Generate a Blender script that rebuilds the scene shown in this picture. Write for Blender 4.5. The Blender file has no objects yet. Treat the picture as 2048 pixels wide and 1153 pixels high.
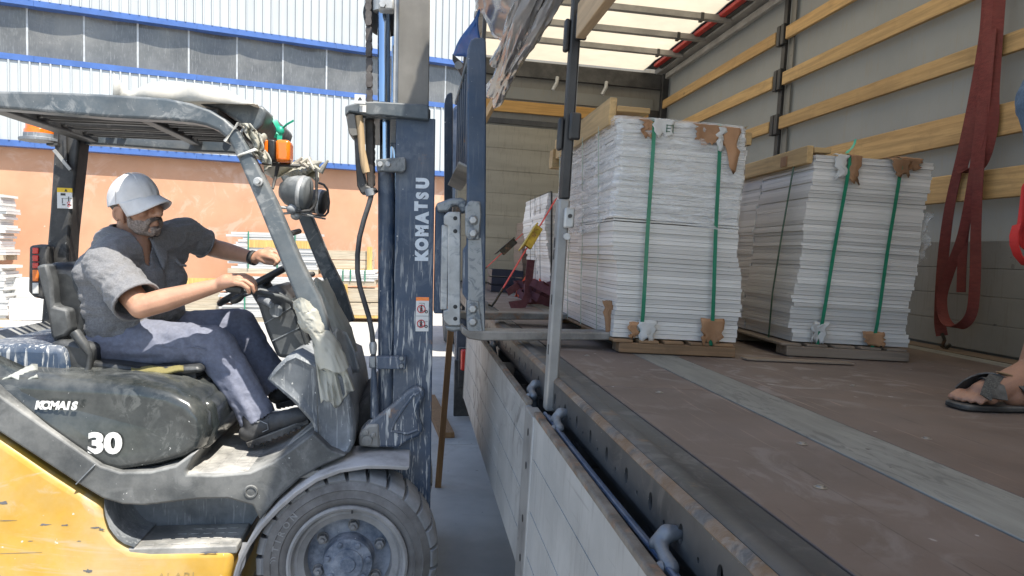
import bpy, bmesh, math, random
from math import sin, cos, radians, pi, atan2, sqrt
from mathutils import Vector, Matrix, noise

rnd = random.Random(7)
sc = bpy.context.scene
COL = sc.collection

# ---------------------------------------------------------------- camera
EYE = Vector((0, 0, 1.57))
YAW, PITCH, ROLL, FPX = radians(7.6), radians(2.88), radians(1.35), 1450.0
f0 = Vector((sin(YAW) * cos(PITCH), cos(YAW) * cos(PITCH), -sin(PITCH)))
r0 = Vector((cos(YAW), -sin(YAW), 0))
u0 = r0.cross(f0)
CR = r0 * cos(ROLL) + u0 * sin(ROLL)
CU = u0 * cos(ROLL) - r0 * sin(ROLL)
cam_d = bpy.data.cameras.new('camera')
cam = bpy.data.objects.new('camera', cam_d)
COL.objects.link(cam)
cam.matrix_world = Matrix(((CR.x, CU.x, -f0.x, EYE.x), (CR.y, CU.y, -f0.y, EYE.y), (CR.z, CU.z, -f0.z, EYE.z), (0, 0, 0, 1)))
cam_d.sensor_width = 36.0
cam_d.lens = 36.0 * FPX / 2048.0
cam_d.clip_start = 0.05
cam_d.clip_end = 2000
sc.camera = cam

# ---------------------------------------------------------------- daylight
SUN_TO = Vector((0.335, -0.50, 1.0)).normalized()
world = bpy.data.worlds.new('World')
sc.world = world
world.use_nodes = True
wn = world.node_tree.nodes
bg = wn['Background']
sky_n = wn.new('ShaderNodeTexSky')
sky_n.sky_type = 'NISHITA'
sky_n.sun_disc = False
sky_n.sun_elevation = math.asin(SUN_TO.z)
sky_n.sun_rotation = atan2(SUN_TO.x, SUN_TO.y)
world.node_tree.links.new(sky_n.outputs[0], bg.inputs[0])
bg.inputs[1].default_value = 0.15
sun_d = bpy.data.lights.new('sun', 'SUN')
sun_d.energy = 4.3
sun_d.angle = radians(0.5)
sun_d.color = (1.0, 0.945, 0.85)
sun = bpy.data.objects.new('sun', sun_d)
COL.objects.link(sun)
sun.rotation_euler = SUN_TO.to_track_quat('Z', 'Y').to_euler()
sc.view_settings.view_transform = 'Standard'
sc.view_settings.look = 'None'
sc.view_settings.gamma = 1.0
sc.view_settings.use_curve_mapping = False
sc.view_settings.exposure = 0.92
sc.render.engine = 'CYCLES'
sc.cycles.use_denoising = True
sc.cycles.max_bounces = 10
sc.cycles.diffuse_bounces = 6
sc.cycles.glossy_bounces = 4
sc.cycles.transmission_bounces = 6
sc.cycles.transparent_max_bounces = 12
sc.cycles.sample_clamp_indirect = 6.0
sc.cycles.caustics_reflective = False
sc.cycles.caustics_refractive = False

# ---------------------------------------------------------------- frames: yard (I) and the leaning trailer (TM)
TR = radians(2.2)
I4 = Matrix.Identity(4)
TM = Matrix.Translation(EYE) @ Matrix(((cos(TR), 0, sin(TR), 0), (0, 1, 0, 0), (-sin(TR), 0, cos(TR), 0), (0, 0, 0, 1)))
TMI = TM.inverted()

def ray(px, py):
    return f0 * FPX + CR * (px - 1024) - CU * (py - 576.5)

def P(px, py, Y):
    """point in the yard at distance Y from the camera along the trailer"""
    d = ray(px, py)
    return EYE + d * (Y / d.y)

def PT(px, py, X=None, Y=None, Z=None):
    """same in trailer coordinates"""
    d = TMI.to_3x3() @ ray(px, py)
    t = X / d.x if X is not None else (Y / d.y if Y is not None else Z / d.z)
    return d * t

# ---------------------------------------------------------------- mesh builder
class MB:
    def __init__(self):
        self.v, self.f = [], []

    def add(self, vs, fs):
        n = len(self.v)
        self.v += [tuple(p) for p in vs]
        self.f += [tuple(i + n for i in q) for q in fs]
        return self

    def box(self, x0, x1, y0, y1, z0, z1):
        vs = [(x, y, z) for z in (z0, z1) for y in (y0, y1) for x in (x0, x1)]
        return self.add(vs, [(0, 2, 3, 1), (4, 5, 7, 6), (0, 1, 5, 4), (2, 6, 7, 3), (0, 4, 6, 2), (1, 3, 7, 5)])

    def obox(self, c, ax, ay, az, sx, sy, sz):
        c = Vector(c); ax = Vector(ax).normalized(); ay = Vector(ay).normalized(); az = Vector(az).normalized()
        vs = [c + ax * (i * sx / 2) + ay * (j * sy / 2) + az * (k * sz / 2) for k in (-1, 1) for j in (-1, 1) for i in (-1, 1)]
        return self.add(vs, [(0, 2, 3, 1), (4, 5, 7, 6), (0, 1, 5, 4), (2, 6, 7, 3), (0, 4, 6, 2), (1, 3, 7, 5)])

    def bar(self, a, b, w, h, up=(0, 0, 1)):
        a, b = Vector(a), Vector(b)
        d = (b - a).normalized()
        s = d.cross(Vector(up)).normalized()
        t = s.cross(d).normalized()
        return self.obox((a + b) / 2, d, s, t, (b - a).length, w, h)

    def extrude(self, front, back):
        """two matching rings of points, capped"""
        n = len(front)
        vs = list(front) + list(back)
        fs = [tuple(range(n)), tuple(range(2 * n - 1, n - 1, -1))]
        for i in range(n):
            j = (i + 1) % n
            fs.append((i, i + n, j + n, j))
        return self.add(vs, fs)

    def prism(self, poly, y0, y1):
        """(x, z) outline run from y0 to y1"""
        return self.extrude([(x, y0, z) for x, z in poly], [(x, y1, z) for x, z in poly])

    def prism_axis(self, poly, o, ea, eb, en, t):
        o, ea, eb, en = Vector(o), Vector(ea), Vector(eb), Vector(en)
        a = [o + ea * p + eb * q for p, q in poly]
        return self.extrude(a, [p + en * t for p in a])

    def rings(self, rings, closed=True, cap=True):
        n = len(rings[0])
        vs = [p for r in rings for p in r]
        fs = []
        for k in range(len(rings) - 1):
            for i in range(n if closed else n - 1):
                j = (i + 1) % n
                fs.append((k * n + i, k * n + j, (k + 1) * n + j, (k + 1) * n + i))
        if cap and closed:
            fs.append(tuple(range(n - 1, -1, -1)))
            fs.append(tuple(range((len(rings) - 1) * n, len(rings) * n)))
        return self.add(vs, fs)

    def tube(self, pts, r, n=10, cap=True, closed=False):
        pts = [Vector(p) for p in pts]
        rr = r if isinstance(r, (list, tuple)) else [r] * len(pts)
        prev = None
        out = []
        m = len(pts)
        for i, p in enumerate(pts):
            if closed:
                d = pts[(i + 1) % m] - pts[i - 1]
            else:
                d = pts[min(i + 1, m - 1)] - pts[max(i - 1, 0)]
            d = d.normalized() if d.length > 1e-9 else Vector((0, 0, 1))
            if prev is None:
                s = d.orthogonal().normalized()
            else:
                s = (prev - d * prev.dot(d))
                s = s.normalized() if s.length > 1e-6 else d.orthogonal().normalized()
            prev = s
            t = d.cross(s)
            out.append([p + (s * cos(2 * pi * k / n) + t * sin(2 * pi * k / n)) * rr[i] for k in range(n)])
        if closed:
            out.append(out[0])
            return self.rings(out, True, False)
        return self.rings(out, True, cap)

    def lumpy(self, pts, r, n=24, amp=.2, fq=14, seed=0.0, step=.02):
        """a roll of bunched cloth along pts: the outline of every cross-section creases"""
        pts = [Vector(p) for p in pts]
        rr = r if isinstance(r, (list, tuple)) else [r] * len(pts)
        out = []
        for i in range(len(pts) - 1):
            a, b = pts[i], pts[i + 1]
            m = max(1, int((b - a).length / step))
            for k in range(m): out.append((a.lerp(b, k / m), rr[i] + (rr[i + 1] - rr[i]) * k / m))
        out.append((pts[-1], rr[-1]))
        rg = []
        for i, (p, q) in enumerate(out):
            d = (out[min(i + 1, len(out) - 1)][0] - out[max(i - 1, 0)][0]).normalized()
            s = d.cross(Vector((0, 0, 1))); s = s.normalized() if s.length > .05 else Vector((1, 0, 0))
            t = s.cross(d)
            ring = []
            for k in range(n):
                a = 2 * pi * k / n
                o = s * cos(a) + t * sin(a)
                w_ = Vector((cos(a) * 1.7 + seed, sin(a) * 1.7, p.y * fq * .16 + .8 * sin(a * 2)))
                f = 1 + amp * (.25 - abs(noise.noise(w_)) * 1.3 + .45 * (.25 - abs(noise.noise(w_ * 2.3))))
                ring.append(p + o * q * f)
            rg.append(ring)
        return self.rings(rg)

    def lathe(self, prof, c, axis='y', n=32, cap=False):
        """profile of (radius, along axis)"""
        c = Vector(c)
        e = {'x': (Vector((0, 1, 0)), Vector((0, 0, 1)), Vector((1, 0, 0))),
             'y': (Vector((1, 0, 0)), Vector((0, 0, 1)), Vector((0, 1, 0))),
             'z': (Vector((1, 0, 0)), Vector((0, 1, 0)), Vector((0, 0, 1)))}[axis] if isinstance(axis, str) else axis
        out = [[c + (e[0] * cos(2 * pi * k / n) + e[1] * sin(2 * pi * k / n)) * r + e[2] * a for k in range(n)] for r, a in prof]
        return self.rings(out, True, cap)

    def cyl(self, a, b, r, n=14):
        return self.tube([a, b], r, n)

    def ball(self, c, r, n=12, m=8):
        c = Vector(c)
        rx, ry, rz = r if isinstance(r, (tuple, list)) else (r, r, r)
        out = []
        for i in range(m + 1):
            th = -pi / 2 + pi * (0.02 + 0.96 * i / m)
            out.append([c + Vector((rx * cos(th) * cos(2 * pi * k / n), ry * cos(th) * sin(2 * pi * k / n), rz * sin(th))) for k in range(n)])
        return self.rings(out)

    def sheet(self, rows, th=0.0):
        """open grid of points; th gives it thickness downwards along its own normals"""
        n = len(rows[0])
        vs = [Vector(p) for r in rows for p in r]
        fs = []
        for k in range(len(rows) - 1):
            for i in range(n - 1):
                fs.append((k * n + i, k * n + i + 1, (k + 1) * n + i + 1, (k + 1) * n + i))
        return self.add(vs, fs)

    def ribbon(self, pts, side, w, th=0.003):
        """flat strap following pts, side = width direction (vector or list)"""
        pts = [Vector(p) for p in pts]
        out = []
        for i, p in enumerate(pts):
            d = (pts[min(i + 1, len(pts) - 1)] - pts[max(i - 1, 0)]).normalized()
            s = Vector(side[i] if isinstance(side, list) else side).normalized()
            s = (s - d * s.dot(d)).normalized()
            nn = d.cross(s)
            a, b = s * (w / 2), nn * (th / 2)
            out.append([p - a - b, p + a - b, p + a + b, p - a + b])
        return self.rings(out)

    def xf(self, M):
        self.v = [tuple(M @ Vector(p)) for p in self.v]
        return self

    def mesh(self, name):
        me = bpy.data.meshes.new(name)
        me.from_pydata(self.v, [], self.f)
        me.validate()
        bm = bmesh.new()
        bm.from_mesh(me)
        bmesh.ops.recalc_face_normals(bm, faces=bm.faces)
        bm.to_mesh(me)
        bm.free()
        return me

    def build(self, name, m, parent=None, bevel=0, seg=2, frame=I4, smooth=True, ang=38, solid=0, label=None, kind=None):
        me = self.mesh(name)
        me.materials.append(m)
        o = bpy.data.objects.new(name, me)
        COL.objects.link(o)
        put(o, parent, frame)
        if smooth:
            me.shade_smooth()
            me.set_sharp_from_angle(angle=radians(ang))
        if solid:
            s = o.modifiers.new('thick', 'SOLIDIFY'); s.thickness = solid; s.offset = 0
        if bevel:
            b = o.modifiers.new('edge', 'BEVEL')
            b.width = bevel; b.segments = seg; b.limit_method = 'ANGLE'; b.angle_limit = radians(35)
            b.harden_normals = False
        if label: o['label'] = label
        if kind: o['kind'] = kind
        return o

WM = {}   # world matrix of every root and part, known before the depsgraph is

def put(o, parent, frame=I4, basis=None):
    if parent is not None:
        o.parent = parent
        o.matrix_parent_inverse = WM[parent.name].inverted() @ frame
    else:
        o.matrix_basis = frame
    if basis is not None:
        o.matrix_basis = basis
        frame = frame @ basis
    WM[o.name] = frame.copy()

def thing(name, label, cat, base=(0, 0, 0), frame=I4, group=None):
    o = bpy.data.objects.new(name, None)
    o.empty_display_size = 0.2
    COL.objects.link(o)
    m = frame @ Matrix.Translation(Vector(base))
    o.matrix_basis = m
    WM[o.name] = m
    tag(o, label, cat, group)
    return o

def tag(o, label, cat, group=None):
    o['label'] = label
    o['category'] = cat
    if group: o['group'] = group
    return o

def struct(o):
    o['kind'] = 'structure'
    return o

def inst(name, me, parent, basis, frame=I4, label=None):
    """one more object on shared mesh data"""
    o = bpy.data.objects.new(name, me)
    COL.objects.link(o)
    put(o, parent, frame, basis)
    if label: o['label'] = label
    return o

def unit_box(name, m, bev=0.0):
    me = MB().box(-.5, .5, -.5, .5, -.5, .5).mesh(name)
    me.materials.append(m)
    return me

def TRS(c, s, rz=0.0):
    return Matrix.Translation(Vector(c)) @ Matrix.Rotation(rz, 4, 'Z') @ Matrix.Diagonal((s[0], s[1], s[2], 1))

# ---------------------------------------------------------------- materials
def L(t, a, b): t.links.new(a, b)

def new_mat(name):
    m = bpy.data.materials.new(name)
    m.use_nodes = True
    t = m.node_tree
    return m, t, t.nodes['Principled BSDF'], t.nodes['Material Output']

def n_noise(t, co, scale, detail=5, rough=.55, stretch=None, dist=0):
    nd = t.nodes.new('ShaderNodeTexNoise')
    nd.inputs['Scale'].default_value = scale
    nd.inputs['Detail'].default_value = detail
    nd.inputs['Roughness'].default_value = rough
    nd.inputs['Distortion'].default_value = dist
    if stretch:
        mp = t.nodes.new('ShaderNodeMapping')
        mp.inputs['Scale'].default_value = stretch
        L(t, co, mp.inputs[0]); L(t, mp.outputs[0], nd.inputs['Vector'])
    else:
        L(t, co, nd.inputs['Vector'])
    return nd.outputs[0]

def n_range(t, v, a, b, c=0.0, d=1.0, smooth=True):
    nd = t.nodes.new('ShaderNodeMapRange')
    nd.interpolation_type = 'SMOOTHSTEP' if smooth else 'LINEAR'
    nd.inputs[1].default_value, nd.inputs[2].default_value = a, b
    nd.inputs[3].default_value, nd.inputs[4].default_value = c, d
    L(t, v, nd.inputs[0])
    return nd.outputs[0]

def n_math(t, op, a, b=None):
    nd = t.nodes.new('ShaderNodeMath'); nd.operation = op
    for i, x in enumerate((a, b)):
        if x is None: continue
        if isinstance(x, (int, float)): nd.inputs[i].default_value = x
        else: L(t, x, nd.inputs[i])
    return nd.outputs[0]

def n_mix(t, f, a, b, typ='MIX'):
    nd = t.nodes.new('ShaderNodeMix'); nd.data_type = 'RGBA'; nd.blend_type = typ
    for s, x in ((nd.inputs[0], f), (nd.inputs[6], a), (nd.inputs[7], b)):
        if isinstance(x, (int, float)): s.default_value = x
        elif isinstance(x, tuple): s.default_value = (*x[:3], 1)
        else: L(t, x, s)
    return nd.outputs[2]

def mat(name, col, rough=.55, metal=0.0, var=.18, scale=6.0, stretch=None, dust=0.0, dustcol=(.50, .48, .44), dscale=3.0,
        spots=0.0, spotcol=(.62, .62, .60), spotscale=95.0, bump=.0, bscale=40.0, bstretch=None, spec=.5, coat=0.0, rust=0.0, rustcol=(.20, .10, .05),
        streak=0.0, streakcol=(.55, .56, .55), randv=0.0, sheen=0.0, updust=True, trans=0.0, sub=0.0, scuff=0.0, scuffcol=(.34, .32, .30), scuffscale=5.0, scuffstretch=None, streakz=None, streakscale=5, scratch=0.0, scratchst=(40, 1.2, 40)):
    m, t, bs, out = new_mat(name)
    tc = t.nodes.new('ShaderNodeTexCoord'); co = tc.outputs['Object']
    n1 = n_noise(t, co, scale, 6, .6, stretch)
    lo = tuple(max(0, c * (1 - var)) for c in col); hi = tuple(min(1, c * (1 + var)) for c in col)
    c = n_mix(t, n_range(t, n1, .3, .7), lo, hi)
    n0 = n_noise(t, co, scale * .23, 3)
    c = n_mix(t, n_range(t, n0, .3, .75, 0, .35), c, tuple(x * .72 for x in col))
    if randv:
        oi = t.nodes.new('ShaderNodeObjectInfo')
        hv = t.nodes.new('ShaderNodeHueSaturation')
        L(t, n_range(t, oi.outputs['Random'], 0, 1, 1 - randv, 1 + randv, False), hv.inputs['Value'])
        L(t, c, hv.inputs['Color']); c = hv.outputs[0]
    if rust:
        n4 = n_noise(t, co, 9, 8, .7)
        c = n_mix(t, n_range(t, n4, .62 - rust * .25, .72 - rust * .2), c, rustcol)
    rgh = rough
    if streak:
        n5 = n_noise(t, co, streakscale, 5, .6, (9, 9, .8), .8)
        n6 = n_noise(t, co, 30, 3, .5, (2.5, 2.5, .25))
        f = n_math(t, 'MULTIPLY', n_range(t, n5, .50, .60), n_range(t, n6, .47, .56))
        f = n_math(t, 'MULTIPLY', f, streak)
        if streakz:
            sz = t.nodes.new('ShaderNodeSeparateXYZ'); L(t, co, sz.inputs[0])
            f = n_math(t, 'MULTIPLY', f, n_range(t, sz.outputs[2], streakz[0], streakz[1], .06, 1.0))
        c = n_mix(t, f, c, streakcol)
    if scuff:
        n9 = n_noise(t, co, scuffscale, 9, .66, scuffstretch, 1.6)
        n9b = n_noise(t, co, scuffscale * .22, 3, .5)
        f = n_math(t, 'MULTIPLY', n_range(t, n9, .505, .62), n_range(t, n9b, .40, .56))
        c = n_mix(t, n_math(t, 'MULTIPLY', f, scuff), c, scuffcol)
    if scratch:
        na = n_noise(t, co, 2.0, 6, .6, scratchst, .5)
        nb = n_noise(t, co, 1.3, 3, .5)
        f = n_math(t, 'MULTIPLY', n_range(t, na, .60, .68), n_range(t, nb, .42, .6))
        c = n_mix(t, n_math(t, 'MULTIPLY', f, scratch), c, tuple(min(1, x * 2.4) for x in col))
        na2 = n_noise(t, co, 2.6, 6, .6, scratchst, .4)
        f = n_math(t, 'MULTIPLY', n_range(t, na2, .62, .70), n_range(t, nb, .6, .44))
        c = n_mix(t, n_math(t, 'MULTIPLY', f, scratch), c, tuple(x * .35 for x in col))
    if dust:
        n2 = n_noise(t, co, dscale, 7, .68)
        f = n_range(t, n2, .32, .72)
        if updust:
            ge = t.nodes.new('ShaderNodeNewGeometry')
            sx = t.nodes.new('ShaderNodeSeparateXYZ'); L(t, ge.outputs['Normal'], sx.inputs[0])
            f = n_math(t, 'MULTIPLY', f, n_range(t, sx.outputs[2], -.3, .8, .35, 1.25))
        f = n_math(t, 'MULTIPLY', f, dust)
        f = n_math(t, 'MINIMUM', f, .96)
        c = n_mix(t, f, c, dustcol)
        rgh = n_range(t, f, 0, .8, rough, min(.95, rough + .35))
    if spots:
        n3 = n_noise(t, co, spotscale, 2, .5)
        n3b = n_noise(t, co, spotscale * .12, 2, .5)
        f = n_math(t, 'MULTIPLY', n_range(t, n3, .755 - spots * .06, .785 - spots * .06), n_range(t, n3b, .46, .62))
        c = n_mix(t, f, c, spotcol)
    L(t, c, bs.inputs['Base Color'])
    if isinstance(rgh, float) or isinstance(rgh, int):
        n7 = n_noise(t, co, scale * 2.7, 5)
        L(t, n_range(t, n7, .25, .75, max(0.02, rough - .08), min(1, rough + .1)), bs.inputs['Roughness'])
    else:
        L(t, rgh, bs.inputs['Roughness'])
    bs.inputs['Metallic'].default_value = metal
    bs.inputs['Specular IOR Level'].default_value = spec
    bs.inputs['Coat Weight'].default_value = coat
    if sheen:
        bs.inputs['Sheen Weight'].default_value = sheen
    if sub:
        bs.inputs['Subsurface Weight'].default_value = sub
        bs.inputs['Subsurface Radius'].default_value = (.012, .005, .003)
    if bump:
        n8 = n_noise(t, co, bscale, 6, .6, bstretch)
        b = t.nodes.new('ShaderNodeBump'); b.inputs['Strength'].default_value = bump; b.inputs['Distance'].default_value = .01
        L(t, n8, b.inputs['Height']); L(t, b.outputs[0], bs.inputs['Normal'])
    if trans:
        tr = t.nodes.new('ShaderNodeBsdfTranslucent'); mx = t.nodes.new('ShaderNodeMixShader')
        L(t, c, tr.inputs[0]); mx.inputs[0].default_value = trans
        L(t, bs.outputs[0], mx.inputs[1]); L(t, tr.outputs[0], mx.inputs[2]); L(t, mx.outputs[0], out.inputs[0])
    return m

def film_mat(name, col=(.9, .93, .95), alpha=.25, rough=.12, bump=.6, bscale=6, stretch=(1, 1, 8), white=.0):
    """clear packing film: see-through with wrinkles that catch the light"""
    m, t, bs, out = new_mat(name)
    tc = t.nodes.new('ShaderNodeTexCoord'); co = tc.outputs['Object']
    n = n_noise(t, co, bscale, 7, .62, stretch, .6)
    b = t.nodes.new('ShaderNodeBump'); b.inputs['Strength'].default_value = bump; b.inputs['Distance'].default_value = .03
    L(t, n, b.inputs['Height']); L(t, b.outputs[0], bs.inputs['Normal'])
    bs.inputs['Base Color'].default_value = (*col, 1)
    bs.inputs['Roughness'].default_value = rough
    tp = t.nodes.new('ShaderNodeBsdfTransparent'); mx = t.nodes.new('ShaderNodeMixShader')
    fz = n_noise(t, co, bscale * 1.4, 6, .6, stretch, .8)
    L(t, n_range(t, fz, .35, .75, alpha * .45, min(1, alpha * 2.0 + white)), mx.inputs[0])
    L(t, tp.outputs[0], mx.inputs[1]); L(t, bs.outputs[0], mx.inputs[2]); L(t, mx.outputs[0], out.inputs[0])
    return m

def wood_mat(name, col, axis='x', var=.3, randv=.12, dirt=.3, rough=.7):
    m, t, bs, out = new_mat(name)
    tc = t.nodes.new('ShaderNodeTexCoord'); co = tc.outputs['Object']
    st = {'x': (.6, 12, 12), 'y': (12, .6, 12), 'z': (12, 12, .6)}[axis]
    n1 = n_noise(t, co, 4, 6, .62, st, .4)
    n2 = n_noise(t, co, 1.6, 5, .6, tuple(x * .3 for x in st))
    lo = tuple(x * (1 - var) for x in col); hi = tuple(min(1, x * (1 + var * .6)) for x in col)
    c = n_mix(t, n_range(t, n1, .3, .7), lo, hi)
    c = n_mix(t, n_range(t, n2, .42, .7, 0, .4), c, tuple(x * y for x, y in zip(col, (.72, .6, .45))))
    vo = t.nodes.new('ShaderNodeTexVoronoi'); vo.inputs['Scale'].default_value = 3.2
    mp = t.nodes.new('ShaderNodeMapping'); mp.inputs['Scale'].default_value = tuple(1 if x > 1 else .55 for x in st)
    L(t, co, mp.inputs[0]); L(t, mp.outputs[0], vo.inputs['Vector'])
    c = n_mix(t, n_range(t, vo.outputs['Distance'], .03, .075, .75, 0), c, tuple(x * .35 for x in col))
    n3 = n_noise(t, co, 5, 7, .7)
    c = n_mix(t, n_math(t, 'MULTIPLY', n_range(t, n3, .5, .75), dirt), c, tuple(x * .3 for x in col))
    if randv:
        oi = t.nodes.new('ShaderNodeObjectInfo'); hv = t.nodes.new('ShaderNodeHueSaturation')
        L(t, n_range(t, oi.outputs['Random'], 0, 1, 1 - randv, 1 + randv, False), hv.inputs['Value'])
        L(t, c, hv.inputs['Color']); c = hv.outputs[0]
    L(t, c, bs.inputs['Base Color'])
    bs.inputs['Roughness'].default_value = rough
    b = t.nodes.new('ShaderNodeBump'); b.inputs['Strength'].default_value = .35; b.inputs['Distance'].default_value = .004
    L(t, n1, b.inputs['Height']); L(t, b.outputs[0], bs.inputs['Normal'])
    return m

def emit_none(): pass

DUST = (.50, .48, .44)
PAINT = mat('guard_paint', (.060, .080, .096), .42, dust=.38, dscale=4, spots=.5, bump=.03, scuff=.5, scuffcol=(.32, .33, .33), scuffscale=11)
BLACK = mat('black_steel', (.018, .018, .019), .5, dust=.18, dscale=6, spots=.4, scuff=.5, scuffcol=(.10, .095, .09), scuffscale=13)
MASTB = mat('mast_blue', (.022, .050, .100), .42, dust=.30, dscale=2.5, streak=.95, streakscale=9, streakz=(1.75, 1.15), spots=.7, spotscale=60, rust=.05, bump=.04, scuff=.35, scuffcol=(.16, .19, .23), scuffscale=9)
MASTIN = mat('mast_bare_steel', (.15, .14, .122), .5, metal=.35, dust=.35, stretch=(1, 1, .15), bump=.03)
STEEL = mat('worn_steel', (.25, .27, .285), .45, metal=.45, dust=.4, dscale=5, spots=.6, rust=.1, bump=.08, scuff=.8, scuffcol=(.05, .075, .11), scuffscale=16)
GALV = mat('galvanised_steel', (.42, .43, .43), .45, metal=.3, var=.25, scale=14, dust=.35, dscale=6, bump=.05, scuff=.55, scuffcol=(.16, .19, .22), scuffscale=14)
FORKM = mat('fork_steel', (.16, .15, .14), .5, metal=.3, dust=.7, dscale=6, rust=.3, bump=.08)
CHROME = mat('chrome_rod', (.35, .45, .6), .08, metal=1.0, var=.05)
CHAINM = mat('chain_steel', (.055, .045, .042), .5, metal=.3, dust=.3, dscale=14)
HOSEM = mat('rubber_hose', (.03, .032, .038), .55, dust=.35, dscale=9)
YELLOW = mat('yellow_paint', (.54, .315, .040), .42, var=.12, dust=.75, dscale=1.6, dustcol=(.50, .42, .28), spots=.6, spotscale=40, bump=.03, updust=False, scuff=.55, scuffcol=(.46, .40, .30), scuffscale=3.2, scuffstretch=(.45, 1, 2.6))
HOODM = mat('hood_plastic', (.017, .022, .023), .2, dust=.24, dscale=3.2, dustcol=(.40, .40, .37), spots=.25, spotscale=80, coat=.3, scuff=.30, scuffcol=(.22, .23, .22), scuffscale=9)
FRAMEM = mat('side_frame_plastic', (.040, .045, .048), .5, dust=.72, dscale=2.6, dustcol=(.42, .42, .40), spots=.6, scuff=.4, scuffcol=(.16, .165, .165), scuffscale=8)
COWLM = mat('cowl_plastic', (.105, .12, .135), .5, dust=.9, dscale=3.0, dustcol=(.42, .44, .46), spots=.8, spotscale=70, streak=.35, streakscale=9, bump=.05, scuff=.5, scuffcol=(.07, .08, .095), scuffscale=7)
STEPM = mat('step_plate', (.20, .20, .19), .65, dust=.95, dscale=4.5, dustcol=(.55, .53, .49), bump=.05)
FENDM = mat('fender_dusty', (.30, .29, .28), .7, dust=.9, dscale=6, dustcol=(.50, .49, .49), rust=.1)
TYREM = mat('tyre_rubber', (.115, .110, .105), .85, dust=.8, dscale=5, dustcol=(.30, .30, .305), bump=.12, bscale=60)
RIMM = mat('rim_dusty', (.24, .24, .24), .65, dust=.75, dscale=6, dustcol=(.42, .42, .43))
HUBM = mat('hub_blue', (.06, .085, .13), .6, dust=.95, dscale=11, dustcol=(.33, .36, .41), spots=.7, updust=False)
SEATM = mat('seat_vinyl', (.012, .013, .014), .38, dust=.3, dscale=6, dustcol=(.3, .31, .31), bump=.05, bscale=120)
DASHM = mat('dash_plastic', (.017, .019, .021), .4, dust=.5, dscale=4, dustcol=(.3, .32, .33))
ORANGE = mat('amber_lens', (.85, .19, .012), .15, var=.12, scale=25, coat=.4)
REDL = mat('red_lens', (.62, .03, .02), .18, var=.1, coat=.4)
CLEARL = mat('clear_lens', (.6, .6, .57), .2, coat=.3)
LETTER = mat('white_lettering', (.62, .68, .74), .6, var=.12, scale=30, dust=.2)
WHITEP = mat('white_print', (.72, .72, .70), .6, var=.06, dust=.15)
PICTO = mat('pictogram_ink', (.03, .03, .03), .6)
REDINK = mat('red_ink', (.6, .03, .03), .6)
YELINK = mat('yellow_ink', (.75, .5, .03), .6)
WRAPM = mat('dusty_wrap', (.60, .59, .52), .4, var=.10, scale=5, dust=.25, dscale=4, dustcol=(.44, .38, .24), bump=.45, bscale=16, trans=.3)
GREENP = mat('green_strap_plastic', (.012, .20, .11), .35, var=.12, coat=.2)
GREENL = mat('bright_green_plastic', (.02, .42, .27), .35, var=.1)

# ---------------------------------------------------------------- flesh helpers
def capsule(mb, a, b, ra, rb, n=14, m=5):
    a, b = Vector(a), Vector(b)
    d = (b - a)
    if d.length < 1e-6: d = Vector((0, 0, 1e-4))
    u = d.normalized(); s = u.orthogonal().normalized(); t_ = u.cross(s)
    rg = []
    for k in range(m + 1):
        th = -pi / 2 + (pi / 2) * (k + .02) / (m + .02)
        rg.append([a + u * (ra * sin(th)) + (s * cos(2 * pi * i / n) + t_ * sin(2 * pi * i / n)) * ra * cos(th) for i in range(n)])
    for k in range(m + 1):
        th = (pi / 2) * k / (m + .02)
        rg.append([b + u * (rb * sin(th)) + (s * cos(2 * pi * i / n) + t_ * sin(2 * pi * i / n)) * rb * cos(th) for i in range(n)])
    return mb.rings(rg)

def chain_caps(mb, pts, rs, n=14):
    for i in range(len(pts) - 1):
        capsule(mb, pts[i], pts[i + 1], rs[i], rs[i + 1], n)

def ell(mb, c, r, M=None, n=18, m=12):
    e = MB().ball((0, 0, 0), r, n, m)
    mm = Matrix.Translation(Vector(c)) @ (M or I4)
    return mb.add([mm @ Vector(p) for p in e.v], e.f)

def fleshed(mb, name, m, parent, voxel, smooth=4, frame=I4, fold=None, cut=None, label=None):
    """fuse the overlapping volumes into one continuous skin"""
    me = mb.mesh(name)
    o = bpy.data.objects.new(name, me)
    COL.objects.link(o)
    r = o.modifiers.new('fuse', 'REMESH'); r.mode = 'VOXEL'; r.voxel_size = voxel
    s = o.modifiers.new('soft', 'SMOOTH'); s.iterations = smooth; s.factor = .5
    bpy.context.view_layer.update()
    dg = bpy.context.evaluated_depsgraph_get()
    me2 = bpy.data.meshes.new_from_object(o.evaluated_get(dg))
    bpy.data.objects.remove(o)
    me2.name = name
    if fold or cut:
        bm = bmesh.new(); bm.from_mesh(me2)
        bm.normal_update()
        if fold:
            for v in bm.verts:
                v.co += v.normal * fold(v.co)
        if cut:
            dead = [v for v in bm.verts if cut(v.co)]
            bmesh.ops.delete(bm, geom=dead, context='VERTS')
        bm.to_mesh(me2); bm.free()
    me2.materials.clear(); me2.materials.append(m)
    me2.shade_smooth()
    o = bpy.data.objects.new(name, me2)
    COL.objects.link(o)
    put(o, parent, frame)
    if label: o['label'] = label
    return o

# ================================================================ setting: yard, warehouse
CONC = mat('yard_concrete', (.44, .43, .40), .85, var=.14, scale=2.2, spots=.6, spotcol=(.16, .15, .14), spotscale=24, bump=.25, bscale=70, scuff=.6, scuffcol=(.30, .285, .26), scuffscale=2.2, dust=.3, dscale=.5, dustcol=(.55, .54, .51))
g = MB()
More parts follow.
